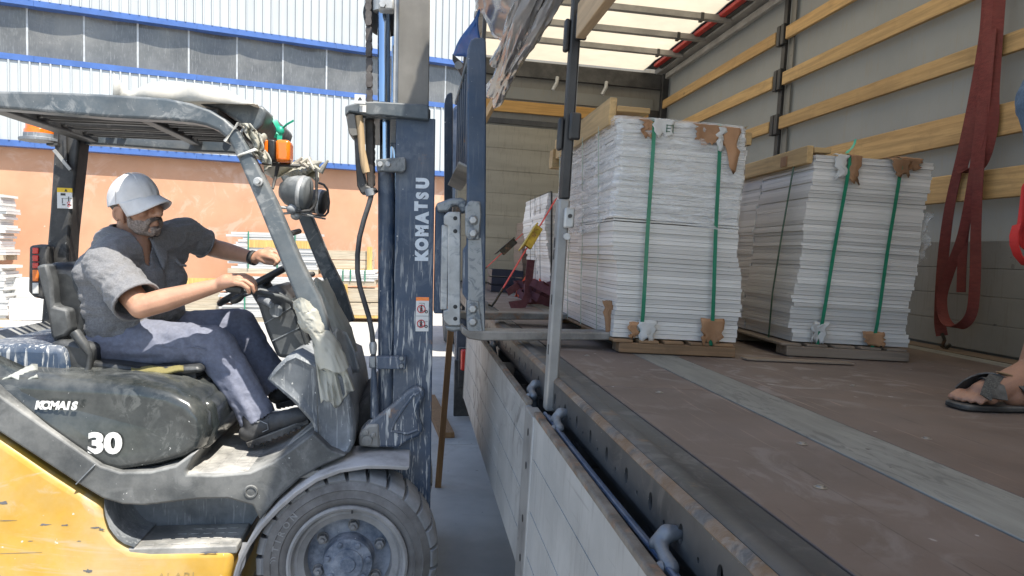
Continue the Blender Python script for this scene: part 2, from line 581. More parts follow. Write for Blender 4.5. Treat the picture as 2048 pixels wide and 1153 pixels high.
# slabs of concrete with sawn joints; big outer apron to the horizon a little lower
ground = struct(MB().sheet([[(-900, -900, -.014), (900, -900, -.014)], [(-900, 900, -.014), (900, 900, -.014)]]).build('ground', CONC))
SL = 5.0
slab_me = MB().box(-SL / 2 + .004, SL / 2 - .004, -2.3 + .004, 2.3 - .004, -.013, 0).mesh('concrete_slab')
slab_me.materials.append(CONC)
for ix in range(-4, 5):
    for iy in range(-1, 6):
        inst('concrete_slab', slab_me, ground, Matrix.Translation((-.6 + ix * SL, -1.1 + iy * 4.6, 0)))

CLADW = mat('white_cladding', (.44, .465, .47), .45, var=.05, scale=1.5, stretch=(3, 3, .3), randv=.06, spots=.25, spotcol=(.35, .33, .3), spotscale=30, streak=.16, streakcol=(.45, .42, .38))
BLUET = mat('blue_trim', (.055, .125, .345), .4, var=.12, scale=3)
ORWALL = mat('orange_render', (.50, .265, .155), .9, var=.08, scale=1.1, bump=.12, bscale=60, spots=.15, spotcol=(.66, .52, .42), spotscale=14, dust=.25, dscale=.9, dustcol=(.62, .40, .28), updust=False, scuff=.35, scuffcol=(.66, .50, .42), scuffscale=1.6)
GLASSM = mat('dirty_glazing', (.105, .105, .098), .12, var=.35, scale=1.1, dust=.5, dscale=.7, dustcol=(.22, .215, .20), streak=.25, streakcol=(.36, .36, .34), updust=False, spec=.6, randv=.16)
MULL = mat('mullion_alu', (.45, .46, .46), .5, metal=.2)

D_W = 17.5
wd = Vector((.953, .302, 0)); wn_ = Vector((.302, -.953, 0))
# local frame of the warehouse: x along the wall, y into the wall (away from camera), z up
WF = Matrix(((wd.x, -wn_.x, 0, -wn_.x * D_W), (wd.y, -wn_.y, 0, -wn_.y * D_W), (0, 0, 1, 0), (0, 0, 0, 1)))
wh = thing('warehouse', 'long warehouse with white ribbed cladding, blue trim and terracotta lower wall', 'warehouse', (0, .3, 0), WF)
S0, S1 = -11.5, 15.5
OV = .25
zb, zl, zu, zt = 3.44, 5.14, 6.24, 9.4      # lower edges of the three blue bands, eaves
MB().box(S0, S1, OV, OV + .35, -.1, zb + .3).build('lower_wall', ORWALL, wh, frame=WF)
MB().box(S0, S1, OV + .04, OV + .3, zb + .301, zt).build('inner_wall', MULL, wh, frame=WF)
MB().box(S0 - .05, S0, OV - .25, 8, 0, zt).build('gable_wall', CLADW, wh, frame=WF)
MB().box(S0 - .1, S1 + .1, -.15, 8.0, zt, zt + .18).build('roof', MULL, wh, frame=WF)
for z0, h, pr in ((zb, .12, .02), (zl, .12, .03), (zu, .12, .03)):
    for k in range(9):
        a = S0 + k * 3.0
        MB().box(a + .002, a + 2.998, -pr, OV + .03, z0, z0 + h).build('trim_band', BLUET, wh, frame=WF)
# one rib-to-rib cladding strip: a shallow trapezoid profile, shared mesh
RP = .178
def strip_mesh(z0, z1):
    pr = [(0, 0), (.014, -.045), (.036, -.045), (.05, 0), (RP - .001, 0), (RP - .001, .02), (0, .02)]
    me = MB().extrude([(x, y, z0) for x, y in pr], [(x, y, z1) for x, y in pr]).mesh('cladding_strip')
    me.materials.append(CLADW)
    return me
low_me, up_me = strip_mesh(zb + .12, zl - .002), strip_mesh(zu + .12, zt - .01)
nst = int((S1 - S0) / RP)
for me in (low_me, up_me):
    for k in range(nst):
        inst('cladding_strip', me, wh, Matrix.Translation((S0 + k * RP, rnd.uniform(-.002, .002), 0)), WF)
# glazing: panes about a metre wide, each one bowed a little
pitch = .995
k0 = int(S0 / pitch)
for k in range(k0, int(S1 / pitch)):
    a = .34 + k * pitch - .99 * 0
    if a < S0 + .1 or a + pitch > S1: continue
    fr = MB().box(a - .018, a + .018, OV - .06, OV + .02, zl + .12, zu).build('window_mullion', MULL, wh, frame=WF)
    rows = []
    bow, tilt = rnd.uniform(.03, .055), rnd.uniform(-.014, .014)
    for j in range(9):
        v = j / 8
        z = zl + .12 + v * (zu - zl - .12)
        row = []
        for i in range(13):
            u = i / 12
            y = OV - .055 + bow * sin(pi * u) ** .8 * (.5 + .5 * v) + tilt * (u - .5) * 2 + .006 * sin(5 * v + k) * sin(7 * u + k * 2)
            row.append((a + .02 + u * (pitch - .04), y, z))
        rows.append(row)
    MB().sheet(rows).build('window_pane', GLASSM, wh, frame=WF)

# ---------------------------------------------------------------- stone stock by the warehouse
MARB = mat('marble_offcut', (.66, .65, .62), .6, var=.12, scale=6, randv=.14, bump=.1)
MARBG = mat('grey_marble', (.55, .55, .535), .55, var=.16, scale=3, stretch=(1, 1, 5), randv=.1)
CRATEW = wood_mat('pale_crate_wood', (.47, .41, .31), 'x', randv=.08, dirt=.1)
CRATEY = wood_mat('yellow_batten', (.60, .40, .13), 'z', randv=.08, dirt=.05)
slab_a = unit_box('stone_slab', MARB); slab_b = unit_box('stone_slab', MARBG)

def stack(name, label, cat, px0, px1, pyt, pyb, Y, layers, me, depth=1.0, jit=.05, straps=(), ragged=0, group=None, lid=False):
    a, b = P(px0, pyb, Y), P(px1, pyb, Y)
    top = P((px0 + px1) / 2, pyt, Y).z
    z0 = max(0.0, (a.z + b.z) / 2)
    t = thing(name, label, cat, ((a.x + b.x) / 2, Y + depth / 2, z0), group=group)
    cx, w = (a.x + b.x) / 2, (b.x - a.x)
    sk = .10
    MB().box(a.x, b.x, Y, Y + .1, z0, z0 + sk).build('skid', CRATEW, t)
    MB().box(a.x, b.x, Y + depth - .1, Y + depth, z0, z0 + sk).build('skid', CRATEW, t)
    h = (top - z0 - sk) / layers
    for k in range(layers):
        ww = w * (1 - (rnd.random() ** 2) * ragged)
        dx = (w - ww) / 2 + rnd.uniform(-jit, jit)
        inst('stone_slab', me, t, TRS((cx + dx, Y + depth / 2 + rnd.uniform(-.02, .02), z0 + sk + (k + .5) * h), (ww, depth, h * .9), rnd.uniform(-.01, .01)))
    for s in straps:
        x = P(s, pyb, Y).x
        MB().box(x - .012, x + .012, Y - .035, Y - .03, z0 + sk, top + .02).build('strap', GREENP, t)
    if lid:
        MB().box(cx - w * .28, cx + w * .5, Y - .03, Y + .1, top - .32, top - .16).build('lid_board', CRATEY, t)
    return t

G1 = 'stacks of stone slabs stored along the warehouse wall'
stack('slab_stack', 'tall ragged stack of white marble offcuts at far left of the yard', 'stone stack', -90, 6, 388, 520, 14.9, 22, slab_a, .5, .07, ragged=.3, group=G1)
stack('slab_stack', 'low ragged heap of white marble offcuts below the tall ragged stack', 'stone stack', -90, 14, 530, 650, 14.6, 17, slab_a, .5, .08, ragged=.35, group=G1)
stack('slab_stack', 'grey slab stack with yellow lid board and green straps behind the steering wheel', 'stone stack', 455, 636, 466, 548, 15.9, 15, slab_b, .6, .06, (497, 555, 590), .16, G1, True)
stack('slab_stack', 'lower grey slab stack beneath the lidded stack, behind the driver hands', 'stone stack', 440, 640, 556, 668, 15.4, 20, slab_b, .6, .06, (490, 536, 590), .14, G1)
stack('slab_stack', 'flat bundle of white stone strips with green straps on a pale crate', 'stone stack', 646, 752, 541, 572, 15.8, 6, slab_a, .9, .06, (668, 686, 701, 730), .06, G1)

def crate(label, px0, px1, pyt, pyb, Y, nb, group):
    a, b = P(px0, pyb, Y), P(px1, pyb, Y)
    z0, z1 = max(a.z, 0), P(px0, pyt, Y).z
    t = thing('wooden_crate', label, 'crate', ((a.x + b.x) / 2, Y + .4, z0), group=group)
    h = (z1 - z0 - .06) / nb
    for k in range(nb):
        MB().box(a.x, b.x, Y, Y + .8, z0 + .06 + k * h, z0 + .06 + (k + 1) * h - .02).build('board', CRATEW, t)
    for x in (a.x + .3, b.x - .12):
        MB().box(x, x + .11, Y - .06, Y - .002, z0, z1 + .08).build('batten', CRATEY, t)
    MB().box(a.x, b.x, Y - .02, Y + .8, z0, z0 + .055).build('base_board', CRATEY, t)
    return t
crate('pale wooden crate with yellow battens standing on the yard beside the mast', 655, 800, 576, 636, 15.6, 2, 'wooden crates by the warehouse')
crate('pale wooden crate behind the white strip bundle, against the terracotta wall', 600, 745, 498, 542, 16.3, 2, 'wooden crates by the warehouse')
BLK = mat('white_block', (.68, .68, .65), .5, var=.12, scale=3, stretch=(1, 1, 3))
for (lb, q) in (('broad polished white marble block at the front of the left stock', (18, 86, 598, 640, 14.2, .25)),
                ('narrow white marble panel leaning behind the broad block', (20, 72, 556, 596, 14.9, .25))):
    a, b = P(q[0], q[3], q[4]), P(q[1], q[3], q[4]); z1 = P(q[0], q[2], q[4]).z
    o = MB().box(a.x, b.x, q[4], q[4] + q[5], max(a.z, 0.0), z1).build('marble_block', BLK, None, bevel=.01)
    tag(o, lb, 'marble block')
# small offcuts of stone on the ground
a, b = P(-20, 650, 13.8), P(95, 650, 13.8)
t = thing('offcut_pile', 'scattered flat marble offcuts lying on the ground at the left', 'stone offcuts', ((a.x + b.x) / 2, 14, 0))
for k in range(14):
    inst('stone_slab', slab_a, t, TRS((rnd.uniform(a.x, b.x), rnd.uniform(13.6, 14.1), .03 + .03 * (k % 3)), (rnd.uniform(.3, .9), rnd.uniform(.2, .4), .028), rnd.uniform(-.6, .6)))
# low pallet seen between the driver's arm and lap
a, b = P(352, 590, 15.6), P(440, 590, 15.6)
t = thing('empty_pallet', 'pale wooden pallet on edge between the driver and slab stacks', 'pallet', ((a.x + b.x) / 2, 15.8, 0))
zt_ = P(352, 556, 15.6).z
MB().box(a.x, b.x, 15.6, 15.64, zt_ - .16, zt_).build('board', CRATEY, t)
MB().box(a.x, b.x, 15.6, 15.64, 0.0, zt_ - .2).build('board', CRATEW, t)
MB().box(a.x, b.x, 15.66, 16.3, 0.0, .1).build('base_board', CRATEW, t)

# timber prop and a plank on the ground by the mast
PROPW = wood_mat('prop_wood', (.22, .125, .055), 'z', dirt=.35)
a, b = P(902, 655, 4.75), P(876, 966, 4.75)
o = MB().bar(a, Vector((b.x, b.y, .0)), .04, .04, (0, 1, 0)).build('timber_prop', PROPW, None, bevel=.003)
tag(o, 'slim brown timber prop standing upright behind the mast', 'timber prop')
a, b = P(860, 800, 7), P(903, 890, 6)
o = MB().bar((a.x, 7.6, .025), (P(893, 885, 6).x, P(893, 885, 6).y, .025), .13, .045).build('timber_plank', PROPW, None, bevel=.003)
tag(o, 'short worn plank lying on the concrete behind the prop', 'plank')
# ================================================================ trailer (all in the leaning trailer frame, eye at origin)
XL, XR, ZF = .43, 2.93, -.36          # left rail face, right wall, load floor
YF, YB, ZR = 8.66, -3.2, 2.31         # front wall, rear end, roof rail
GREYW = mat('grey_curtain', (.235, .235, .215), .6, var=.06, scale=1.2, streak=.28, streakcol=(.24, .19, .13), spots=.2, spotcol=(.12, .12, .11), spotscale=18, bump=.15, bscale=5, trans=.10)
GREYD = mat('grey_panel', (.21, .20, .175), .6, var=.10, scale=2.2, spots=.35, spotcol=(.08, .07, .06), spotscale=16, streak=.3, streakcol=(.15, .12, .09))
FRONTW = mat('headboard_planks', (.31, .275, .205), .7, var=.14, scale=2.4, stretch=(.4, 1, 3), spots=.5, spotcol=(.07, .06, .05), spotscale=13, streak=.25, streakcol=(.13, .10, .07), bump=.04)
ALUS = mat('alu_side_board', (.37, .375, .37), .55, scratch=.35, scratchst=(1, 1.2, 40), metal=.12, var=.14, scale=3, dust=.2, spots=.55, spotcol=(.10, .095, .09), spotscale=26, streak=.25, streakcol=(.18, .17, .16), bump=.03, scuff=.95, scuffcol=(.13, .125, .12), scuffscale=4.2)
ROOFM = mat('cream_roof_sheet', (.62, .535, .39), .6, var=.04, trans=.62)
BOWM = mat('roof_bow_alu', (.34, .33, .31), .5, metal=.3)
DARKF = mat('dark_frame', (.03, .03, .03), .55, dust=.2)
REDST = mat('red_cable_cover', (.42, .025, .02), .5, var=.15)
SLATW = wood_mat('slat_pine', (.47, .30, .125), 'y', var=.26, randv=.14, dirt=.35)
SLATX = wood_mat('slat_pine_cross', (.47, .26, .075), 'x', var=.2, randv=.08, dirt=.2)
SLATP = wood_mat('slat_pale', (.46, .33, .20), 'y', var=.2, randv=.05, dirt=.15)
PLYM = mat('brown_ply_floor', (.140, .103, .084), .6, var=.22, scale=2.6, randv=.10, dust=.40, dscale=1.7, dustcol=(.27, .225, .195), spots=.3, spotcol=(.40, .37, .35), spotscale=26, updust=False, bump=.06, scuff=.75, scuffcol=(.29, .265, .25), scuffscale=4.2, scratch=.8)
GREYP = mat('grey_floor_strip', (.235, .235, .21), .62, var=.22, scale=5, stretch=(5, .7, 5), randv=.05, dust=.3, dscale=2, dustcol=(.30, .30, .28), spots=.4, spotcol=(.07, .07, .065), spotscale=30, updust=False, scuff=.7, scuffcol=(.09, .09, .085), scuffscale=9, scuffstretch=(3, .8, 1))
RAILM = mat('edge_rail_steel', (.050, .058, .068), .42, metal=.3, dust=.28, dscale=3.5, dustcol=(.20, .20, .20), rust=.2, scuff=.6, scuffcol=(.16, .16, .165), scuffscale=9, scratch=.5, rustcol=(.17, .105, .055), bump=.06)
FACEM = mat('rail_face_steel', (.062, .063, .064), .5, metal=.2, dust=.4, dscale=6, dustcol=(.16, .155, .15), spots=.4, scuff=.5, scuffcol=(.15, .14, .13), scuffscale=10)
LATCHM = mat('cast_latch', (.17, .19, .22), .5, metal=.4, dust=.4, dscale=9)
BLUEH = mat('blue_air_line', (.022, .065, .15), .45, dust=.3, dscale=9)
POSTB = mat('post_black', (.012, .012, .014), .45, dust=.15)
POSTG = mat('post_grey_sleeve', (.27, .27, .265), .5, metal=.25, dust=.3, spots=.3, spotcol=(.1, .1, .1), scuff=.7, scuffcol=(.15, .15, .15), scuffscale=10)
STRAPR = mat('burgundy_webbing', (.16, .030, .025), .85, var=.2, scale=30, stretch=(1, 1, 3), dust=.2, dscale=6, dustcol=(.22, .10, .08), bump=.25, bscale=160, updust=False)
STRAPP = mat('purple_webbing', (.125, .045, .058), .85, var=.2, scale=25, bump=.2, bscale=160)
RUBBER = mat('mudguard_rubber', (.015, .015, .016), .6, dust=.3)
TRUCKB = mat('truck_blue', (.018, .030, .060), .3, dust=.3, coat=.4)

tr = thing('curtain_trailer', 'open sided curtain trailer with plywood floor, pine slats and grey inner wall', 'trailer', (1.68, 3, -1.5), TM)
def tb(mb, name, m, parent=None, **k): return mb.build(name, m, parent or tr, frame=TM, **k)

# --- load floor
tb(MB().box(XL + .02, XR, YB, YF, ZF - .12, ZF - .03), 'chassis_deck', DARKF)
ys = [-3.2, -.55, 2.02, 4.52, 7.02, 8.64]
cols = ((.548, .874, PLYM, 'floor_panel'), (.878, 1.049, GREYP, 'floor_strip'), (1.053, 2.30, PLYM, 'floor_panel'), (2.304, 2.62, PLYM, 'floor_panel'), (2.624, 2.74, GREYP, 'floor_strip'))
for ci, (x0, x1, m, nm) in enumerate(cols):
    off = (0, .42, .1, -.3, .4)[ci]
    for k in range(len(ys) - 1):
        y0 = ys[k] + (off if k else 0); y1 = ys[k + 1] + (off if k < len(ys) - 2 else 0)
        tb(MB().box(x0, x1, y0 + .002, y1 - .002, ZF - .028, ZF + rnd.uniform(-.0008, .0008)), nm, m, bevel=.0015, seg=1)
tb(MB().box(2.744, XR - .02, YB, YF - .01, ZF - .03, ZF + .004), 'floor_edge_board', wood_mat('edge_board', (.17, .125, .085), 'y', dirt=.4))
# screws in the floor
SCR = mat('screw_head', (.30, .28, .25), .4, metal=.6)
sm = MB().lathe([(.0, .0035), (.006, .0035), (.008, .001), (.012, .0002)], (0, 0, 0), 'z', 12).mesh('floor_screw'); sm.materials.append(SCR)
for x, y in ((.70, 1.13), (.70, 1.95), (1.18, 1.5), (1.45, 2.2), (.83, 1.42), (.66, 2.65), (1.6, 1.2), (2.1, 2.2), (1.4, .95)):
    inst('floor_screw', sm, tr, Matrix.Translation((x, y, ZF)), TM)
# steel edge rail: rounded nosing, then a vertical face with slots
RUSTE = mat('rusty_edge', (.075, .072, .070), .55, var=.4, scale=14, rust=.95, rustcol=(.17, .10, .05), dust=.42, dscale=13, dustcol=(.33, .31, .28), bump=.3, bscale=60, scuff=.7, scuffcol=(.24, .20, .16), scuffscale=14, updust=False)
pr = [(XL + .001, ZF - .014), (XL - .002, ZF - .009), (XL + .004, ZF - .001), (XL + .014, ZF + .003), (XL + .0145, ZF - .02)]
tb(MB().extrude([(x, YB, z) for x, z in pr], [(x, YF, z) for x, z in pr]), 'rail_edge', RUSTE)
pr = [(XL + .015, ZF - .02), (XL + .015, ZF + .0035), (XL + .024, ZF + .0075), (XL + .050, ZF + .0075), (XL + .063, ZF + .001), (XL + .069, ZF - .002), (XL + .113, ZF - .002), (XL + .113, ZF - .02)]
tb(MB().extrude([(x, YB, z) for x, z in pr], [(x, YF, z) for x, z in pr]), 'edge_rail', RAILM)

def holed_plate(x, y0, y1, z0, z1, holes, th=.006):
    """upright plate facing -x with oval holes (y, z, ry, rz), every hole in its own cell"""
    mb = MB()
    hs = sorted(holes)
    edges = [y0] + [(hs[i][0] + hs[i + 1][0]) / 2 for i in range(len(hs) - 1)] + [y1]
    for (hy, hz, ry, rz), a, b in zip(hs, edges[:-1], edges[1:]):
        N = 16
        ins, outs = [], []
        for i in range(N):
            t_ = 2 * pi * i / N
            c, s = cos(t_), sin(t_)
            ins.append((hy + ry * c, hz + rz * s))
            k = 1e9
            if c > 1e-6: k = min(k, (b - hy) / c)
            if c < -1e-6: k = min(k, (a - hy) / c)
            if s > 1e-6: k = min(k, (z1 - hz) / s)
            if s < -1e-6: k = min(k, (z0 - hz) / s)
            outs.append([hy + c * k, hz + s * k])
        for (yy, zz) in ((a, z0), (a, z1), (b, z0), (b, z1)):
            j = min(range(N), key=lambda q: (outs[q][0] - yy) ** 2 + (outs[q][1] - zz) ** 2)
            outs[j] = [yy, zz]
        vs = [(x, p, q) for p, q in outs] + [(x, p, q) for p, q in ins] + [(x + th, p, q) for p, q in ins]
        fs = []
        for i in range(N):
            j = (i + 1) % N
            fs += [(i, j, j + N, i + N), (i + N, j + N, j + 2 * N, i + 2 * N)]
        mb.add(vs, fs)
    return mb
holes = []
y = -1.0
k = 0
while y < 8.5:
    big = k % 2 == 0
    holes.append((y, -.415 if big else -.425, .0105 if big else .0045, .0165 if big else .0045))
    y += .075 if k % 2 == 0 else .072
    k += 1
tb(holed_plate(XL, -1.1, 8.6, -.448, ZF - .012, holes), 'slotted_rail_face', FACEM)
tb(MB().box(XL + .12, XL + .125, YB, YF, -.75, ZF - .1), 'chassis_beam', DARKF)
for k in range(16):
    yy = -.6 + k * .62
    tb(MB().box(XL + .03, 2.6, yy, yy + .05, -.56, -.50), 'cross_member', DARKF)
for x in (1.1, 2.2):
    tb(MB().box(x, x + .12, YB, YF, -1.0, -.48), 'chassis_girder', DARKF)
# blue air line tucked behind the lowered boards
pts = [(XL - .036 + .002 * sin(3.1 * yy), yy, -.447 + .003 * sin(2.3 * yy + 1)) for yy in [-.6 + .12 * i for i in range(23)]]
tb(MB().tube(pts, .0048, 8), 'air_line', BLUEH)
tb(MB().tube([(p[0] + .012, p[1], p[2] - .010) for p in pts], .006, 8), 'air_line', BLUEH)

# --- lowered side boards
def side_board(y0, y1, x, zt, zb_):
    o = tb(MB().box(x - .006, x + .011, y0, y1, zb_, zt), 'side_board', ALUS, bevel=.004)
    for z in (zt - .12, zt - .27, zt - .40):
        if z < zb_ + .03: continue
        MB().box(x - .0078, x - .006, y0 + .03, y1 - .03, z - .002, z + .002).build('board_ridge', ALUS, o, frame=TM)
    MB().box(x - .008, x + .013, y0, y1, zt - .004, zt + .012).build('top_seal', mat('worn_brown_seal', (.10, .085, .07), .7, var=.5, scale=14, dust=.45, dscale=11, dustcol=(.33, .31, .28), rust=.5, updust=False, bump=.3, bscale=50), o, frame=TM, bevel=.004)
    MB().box(x - .009, x + .012, y0 - .012, y0 + .008, zb_, zt - .005).build('end_cap', ALUS, o, frame=TM, bevel=.003)
    MB().box(x - .009, x + .012, y1 - .008, y1 + .012, zb_, zt - .005).build('end_cap', ALUS, o, frame=TM, bevel=.003)
    return o
side_board(-.9, 2.02, .366, -.452, -1.06)
side_board(2.20, 4.78, .372, -.458, -.97)
# dark post foot between the boards, with bolt holes
pf = tb(MB().box(.359, .40, 2.036, 2.184, -1.0, -.462), 'post_foot', POSTG, bevel=.004)
for z in (-.52, -.62, -.78, -.9):
    MB().lathe([(0, .001), (.011, .001), (.011, 0)], (.3585, 2.10, z), (Vector((0, 1, 0)), Vector((0, 0, 1)), Vector((-1, 0, 0))), 12).build('foot_hole', DARKF, pf, frame=TM)

# --- hinge latches on the rail
def latch(y):
    x = XL - .004
    k = .66
    o = tb(MB().box(x - .026, x + .0, y - .014, y + .014, -.53, -.478), 'board_latch', LATCHM, bevel=.006)
    lm = MB()
    chain_caps(lm, [(x - .006, y, -.50), (x - .016, y - .002, -.464), (x - .024, y - .006, -.440), (x - .012, y - .011, -.420), (x + .010, y - .009, -.420)], [.013, .0135, .0145, .0145, .011], 12)
    chain_caps(lm, [(x - .022, y - .008, -.434), (x - .026, y - .038, -.440), (x - .026, y - .070, -.449)], [.0135, .0105, .0145], 12)
    lo = fleshed(lm, 'latch_lever', LATCHM, o, .003, 3, TM)
    MB().lathe([(0, .009), (.006, .009), (.009, .004), (.010, 0)], (x - .039, y - .070, -.449), (Vector((0, 1, 0)), Vector((0, 0, 1)), Vector((-1, 0, 0))), 12).build('latch_pin', LATCHM, o, frame=TM)
for y in (1.085, 1.93, 2.36, 3.6): latch(y)

# --- left posts (lower grey sleeve, upper black post, slat pockets)
def left_post(y, z1=2.28):
    o = tb(MB().box(XL - .020, XL + .014, y - .026, y + .026, -.46, .175), 'post_sleeve', POSTG, bevel=.006)
    for z in (-.29, -.005, .03, -.14):
        MB().box(XL - .0215, XL - .018, y - .004 - (.012 if z < -.1 else 0), y + .006 - (.012 if z < -.1 else 0), z, z + .03).build('sleeve_slot', DARKF, o, frame=TM)
    MB().box(XL - .004, XL + .026, y - .046, y - .026, .09, .15).build('post_lock', GALV, o, frame=TM, bevel=.005)
    MB().cyl((XL + .011, y - .047, .125), (XL + .011, y - .053, .125), .006).build('lock_bolt', DARKF, o, frame=TM)
    MB().cyl((XL + .008, y - .027, .065), (XL + .008, y - .04, .065), .010).build('lock_bolt', GALV, o, frame=TM)
    u = tb(MB().box(XL - .015, XL + .014, y - .018, y + .018, .176, z1), 'post', POSTB, bevel=.005)
    MB().box(XL + .0135, XL + .0155, y - .012, y + .014, .2, z1).build('post_channel', POSTG, u, frame=TM)
    for z in (.33, .62):
        MB().box(XL - .004, XL + .030, y - .034, y - .0185, z + .02, z + .10).build('slat_pocket', POSTB, u, frame=TM, bevel=.006)
        MB().box(XL - .032, XL - .0155, y - .012, y + .016, z - .01, z + .085).build('slat_pocket', POSTB, u, frame=TM, bevel=.006)
    return o
left_post(2.14)
left_post(5.70)
# --- left slats still in their pockets
tb(MB().box(XL - .008, XL + .020, -.9, 2.085, .635, .735), 'side_slat', SLATP, bevel=.003)
tb(MB().box(XL - .006, XL + .022, 2.19, 5.6, .93, 1.0), 'side_slat', SLATW, bevel=.003)

# --- front wall
tb(MB().box(XL, XR, YF + .03, YF + .08, ZF - .1, 2.38), 'front_wall', GREYD)
for k in range(7):
    z0 = ZF + .02 + k * .2675
    tb(MB().box(XL + .02, XR - .03, YF - .008 + rnd.uniform(-.002, .002), YF + .028, z0 + .0008, z0 + .2668), 'headboard_plank', FRONTW, bevel=.004)
tb(MB().box(XL + .05, XR - .1, YF + .008, YF + .029, 1.56, 1.62), 'wall_band', DARKF)
tb(MB().box(XL + .02, XR - .1, YF - .03, YF + .01, 1.695, 1.83), 'front_slat', SLATX, bevel=.004)
tb(MB().box(XR - .22, XR - .10, YF - .06, YF + .01, 1.66, 1.86), 'slat_bracket', POSTB, bevel=.006)
tb(MB().box(XL, XR, YF - .05, YF + .02, 2.12, 2.30), 'front_header', DARKF)
tb(MB().box(XL + .03, XR - .16, YF + .012, YF + .028, 1.86, 2.0), 'wall_band', GREYW)
for x in (1.55, 2.15):
    tb(MB().tube([(x, YF - .07, 2.14), (x - .01, YF - .1, 2.07), (x - .05, YF - .1, 1.98)], .022, 8), 'header_hook', GALV)
# corner post and its white filler
tb(MB().box(XR - .10, XR - .02, YF - .12, YF - .04, ZF, 2.29), 'corner_post', POSTB, bevel=.006)

# --- roof
rows = [[(XL + .02 + (XR - XL - .32) * i / 8, YB + (YF - YB) * j / 60, ZR + .05 - .02 * abs(sin(pi * (YB + (YF - YB) * j / 60 - .1) / .68))) for i in range(9)] for j in range(61)]
tb(MB().sheet(rows), 'roof_sheet', ROOFM)
tb(MB().box(XR - .30, XR + .02, YB, YF, ZR + .052, ZR + .075), 'roof_edge', DARKF)
k = 0
y = YF - .92
while y > YB:
    b = tb(MB().box(XL, XR - .16, y - .03, y + .03, ZR - .04, ZR + .018), 'roof_bow', BOWM, bevel=.004)
    MB().box(XR - .46, XR - .43, y - .034, y + .034, ZR - .055, ZR + .02).build('bow_clip', DARKF, b, frame=TM)
    y -= .61
tb(MB().box(XR - .17, XR - .03, YB, YF, ZR - .02, ZR + .05), 'roof_rail', BOWM, bevel=.01)
tb(MB().box(XL + .03, XL + .12, YB, YF, ZR - .03, ZR + .055), 'roof_rail', BOWM, bevel=.01)
tb(MB().box(XR - .10, XR - .055, YB, YF - .2, ZR - .10, ZR - .035), 'curtain_track', BOWM, bevel=.008)
tb(MB().box(XR - .285, XR - .225, YB, YF - .3, ZR - .005, ZR + .04), 'roof_cable', REDST, bevel=.012)
tb(MB().box(XR - .22, XR - .18, YB, YF - .3, ZR - .01, ZR + .03), 'roof_track', DARKF)

# --- right wall: grey curtain, lower alu boards, posts and pine slats
rows = []
for j in range(120):
    yy = YB + (YF - YB) * j / 119
    rows.append([(XR + .010 * noise.noise(Vector((yy * 1.1, z * .9, 3.0))) + .004 * sin(yy * 9) * (1 if z > 1.9 else .3), yy, z) for z in [.20 + 2.13 * i / 20 for i in range(21)]])
tb(MB().sheet(rows), 'side_curtain', GREYW)
tb(MB().box(XR - .0035, XR + .03, YB, YF, ZF - .1, .205), 'light_stop_plate', GREYD)  # added backing plate that stops light leaking between the wall boards
for (y0, y1) in ((-3.1, -1.35), (-1.25, 2.06), (2.22, 5.58), (5.74, 8.5)):
    for k in range(4):
        z0 = ZF + .015 + k * .142
        tb(MB().box(XR - .030, XR - .004, y0, y1, z0 + .0008, z0 + .1412), 'side_wall_board', GREYD, bevel=.002, seg=1)
for y in (-1.3, 2.14, 5.66):
    tb(MB().box(XR - .062, XR - .034, y - .03, y + .03, ZF, 2.28), 'post', POSTB, bevel=.004)
    tb(MB().box(XR - .03, XR - .022, y - .11, y - .035, .2, 2.26), 'curtain_hem', GREYD)
slz = [(.425, .585), (.745, .90), (1.14, 1.24), (1.50, 1.605), (1.865, 1.965)]
for (y0, y1) in ((-1.24, 2.07), (2.20, 5.58), (5.75, 8.52)):
    for i, (a, b) in enumerate(slz):
        if y0 > 5 and i < 2: continue
        yy0, yy1 = y0 + .0, y1
        tb(MB().box(XR - .092, XR - .064, yy0, yy1, a + rnd.uniform(-.006, .006), b + rnd.uniform(-.006, .006)), 'side_slat', SLATW, bevel=.004)
for y in (2.14, 5.66):
    for a, b in slz:
        for s in (-1, 1):
            tb(MB().box(XR - .1, XR - .058, y + s * .034 - .025, y + s * .034 + .025, a - .03, b + .035), 'slat_pocket', POSTB, bevel=.005)
tb(MB().box(2.02, 2.55, YF - .7, YF - .65, 1.5, 1.56), 'cross_slat', SLATX)

# --- curtain thrown up along the open side: a sagging roll plus a loose flap with eyelets
TARP = mat('grey_tarp', (.20, .20, .205), .26, var=.10, scale=3, bump=.35, bscale=7, bstretch=(1, .35, 1), dust=.15, coat=.3)
TARPB = mat('blue_tarp', (.05, .24, .62), .4, var=.10, scale=4, bump=.12, bscale=9, trans=.55)
cu = tb(MB().lumpy([(.372 + .008 * sin(2.2 * y), y, .905 + .010 * sin(3 * y)) for y in [-.8 + .1 * i for i in range(49)]] + [(.374, 4.08, .90), (.376, 4.14, .892)],
                  [.048 + .006 * sin(5.0 * i * .1 + 1) for i in range(49)] + [.038, .018], 36, .42, 10, 1.0), 'side_curtain', TARP, ang=70)
cu2 = [(.405 + .006 * sin(3 * y + 1), y, .86 + .008 * sin(4 * y)) for y in [-.8 + .1 * i for i in range(50)]]
MB().lumpy(cu2 + [(.405, 4.22, .85)], [.027] * 50 + [.010], 24, .4, 12, 5.0).build('curtain_fold', TARP, cu, frame=TM)
MB().lumpy([(.325 + .008 * sin(2 * y + 2), y, .925 + .012 * sin(3 * y + .5)) for y in [-.8 + .1 * i for i in range(44)]], [.024 + .005 * sin(i * .9) for i in range(44)], 24, .4, 14, 9.0).build('curtain_fold', TARP, cu, frame=TM)
rows = []
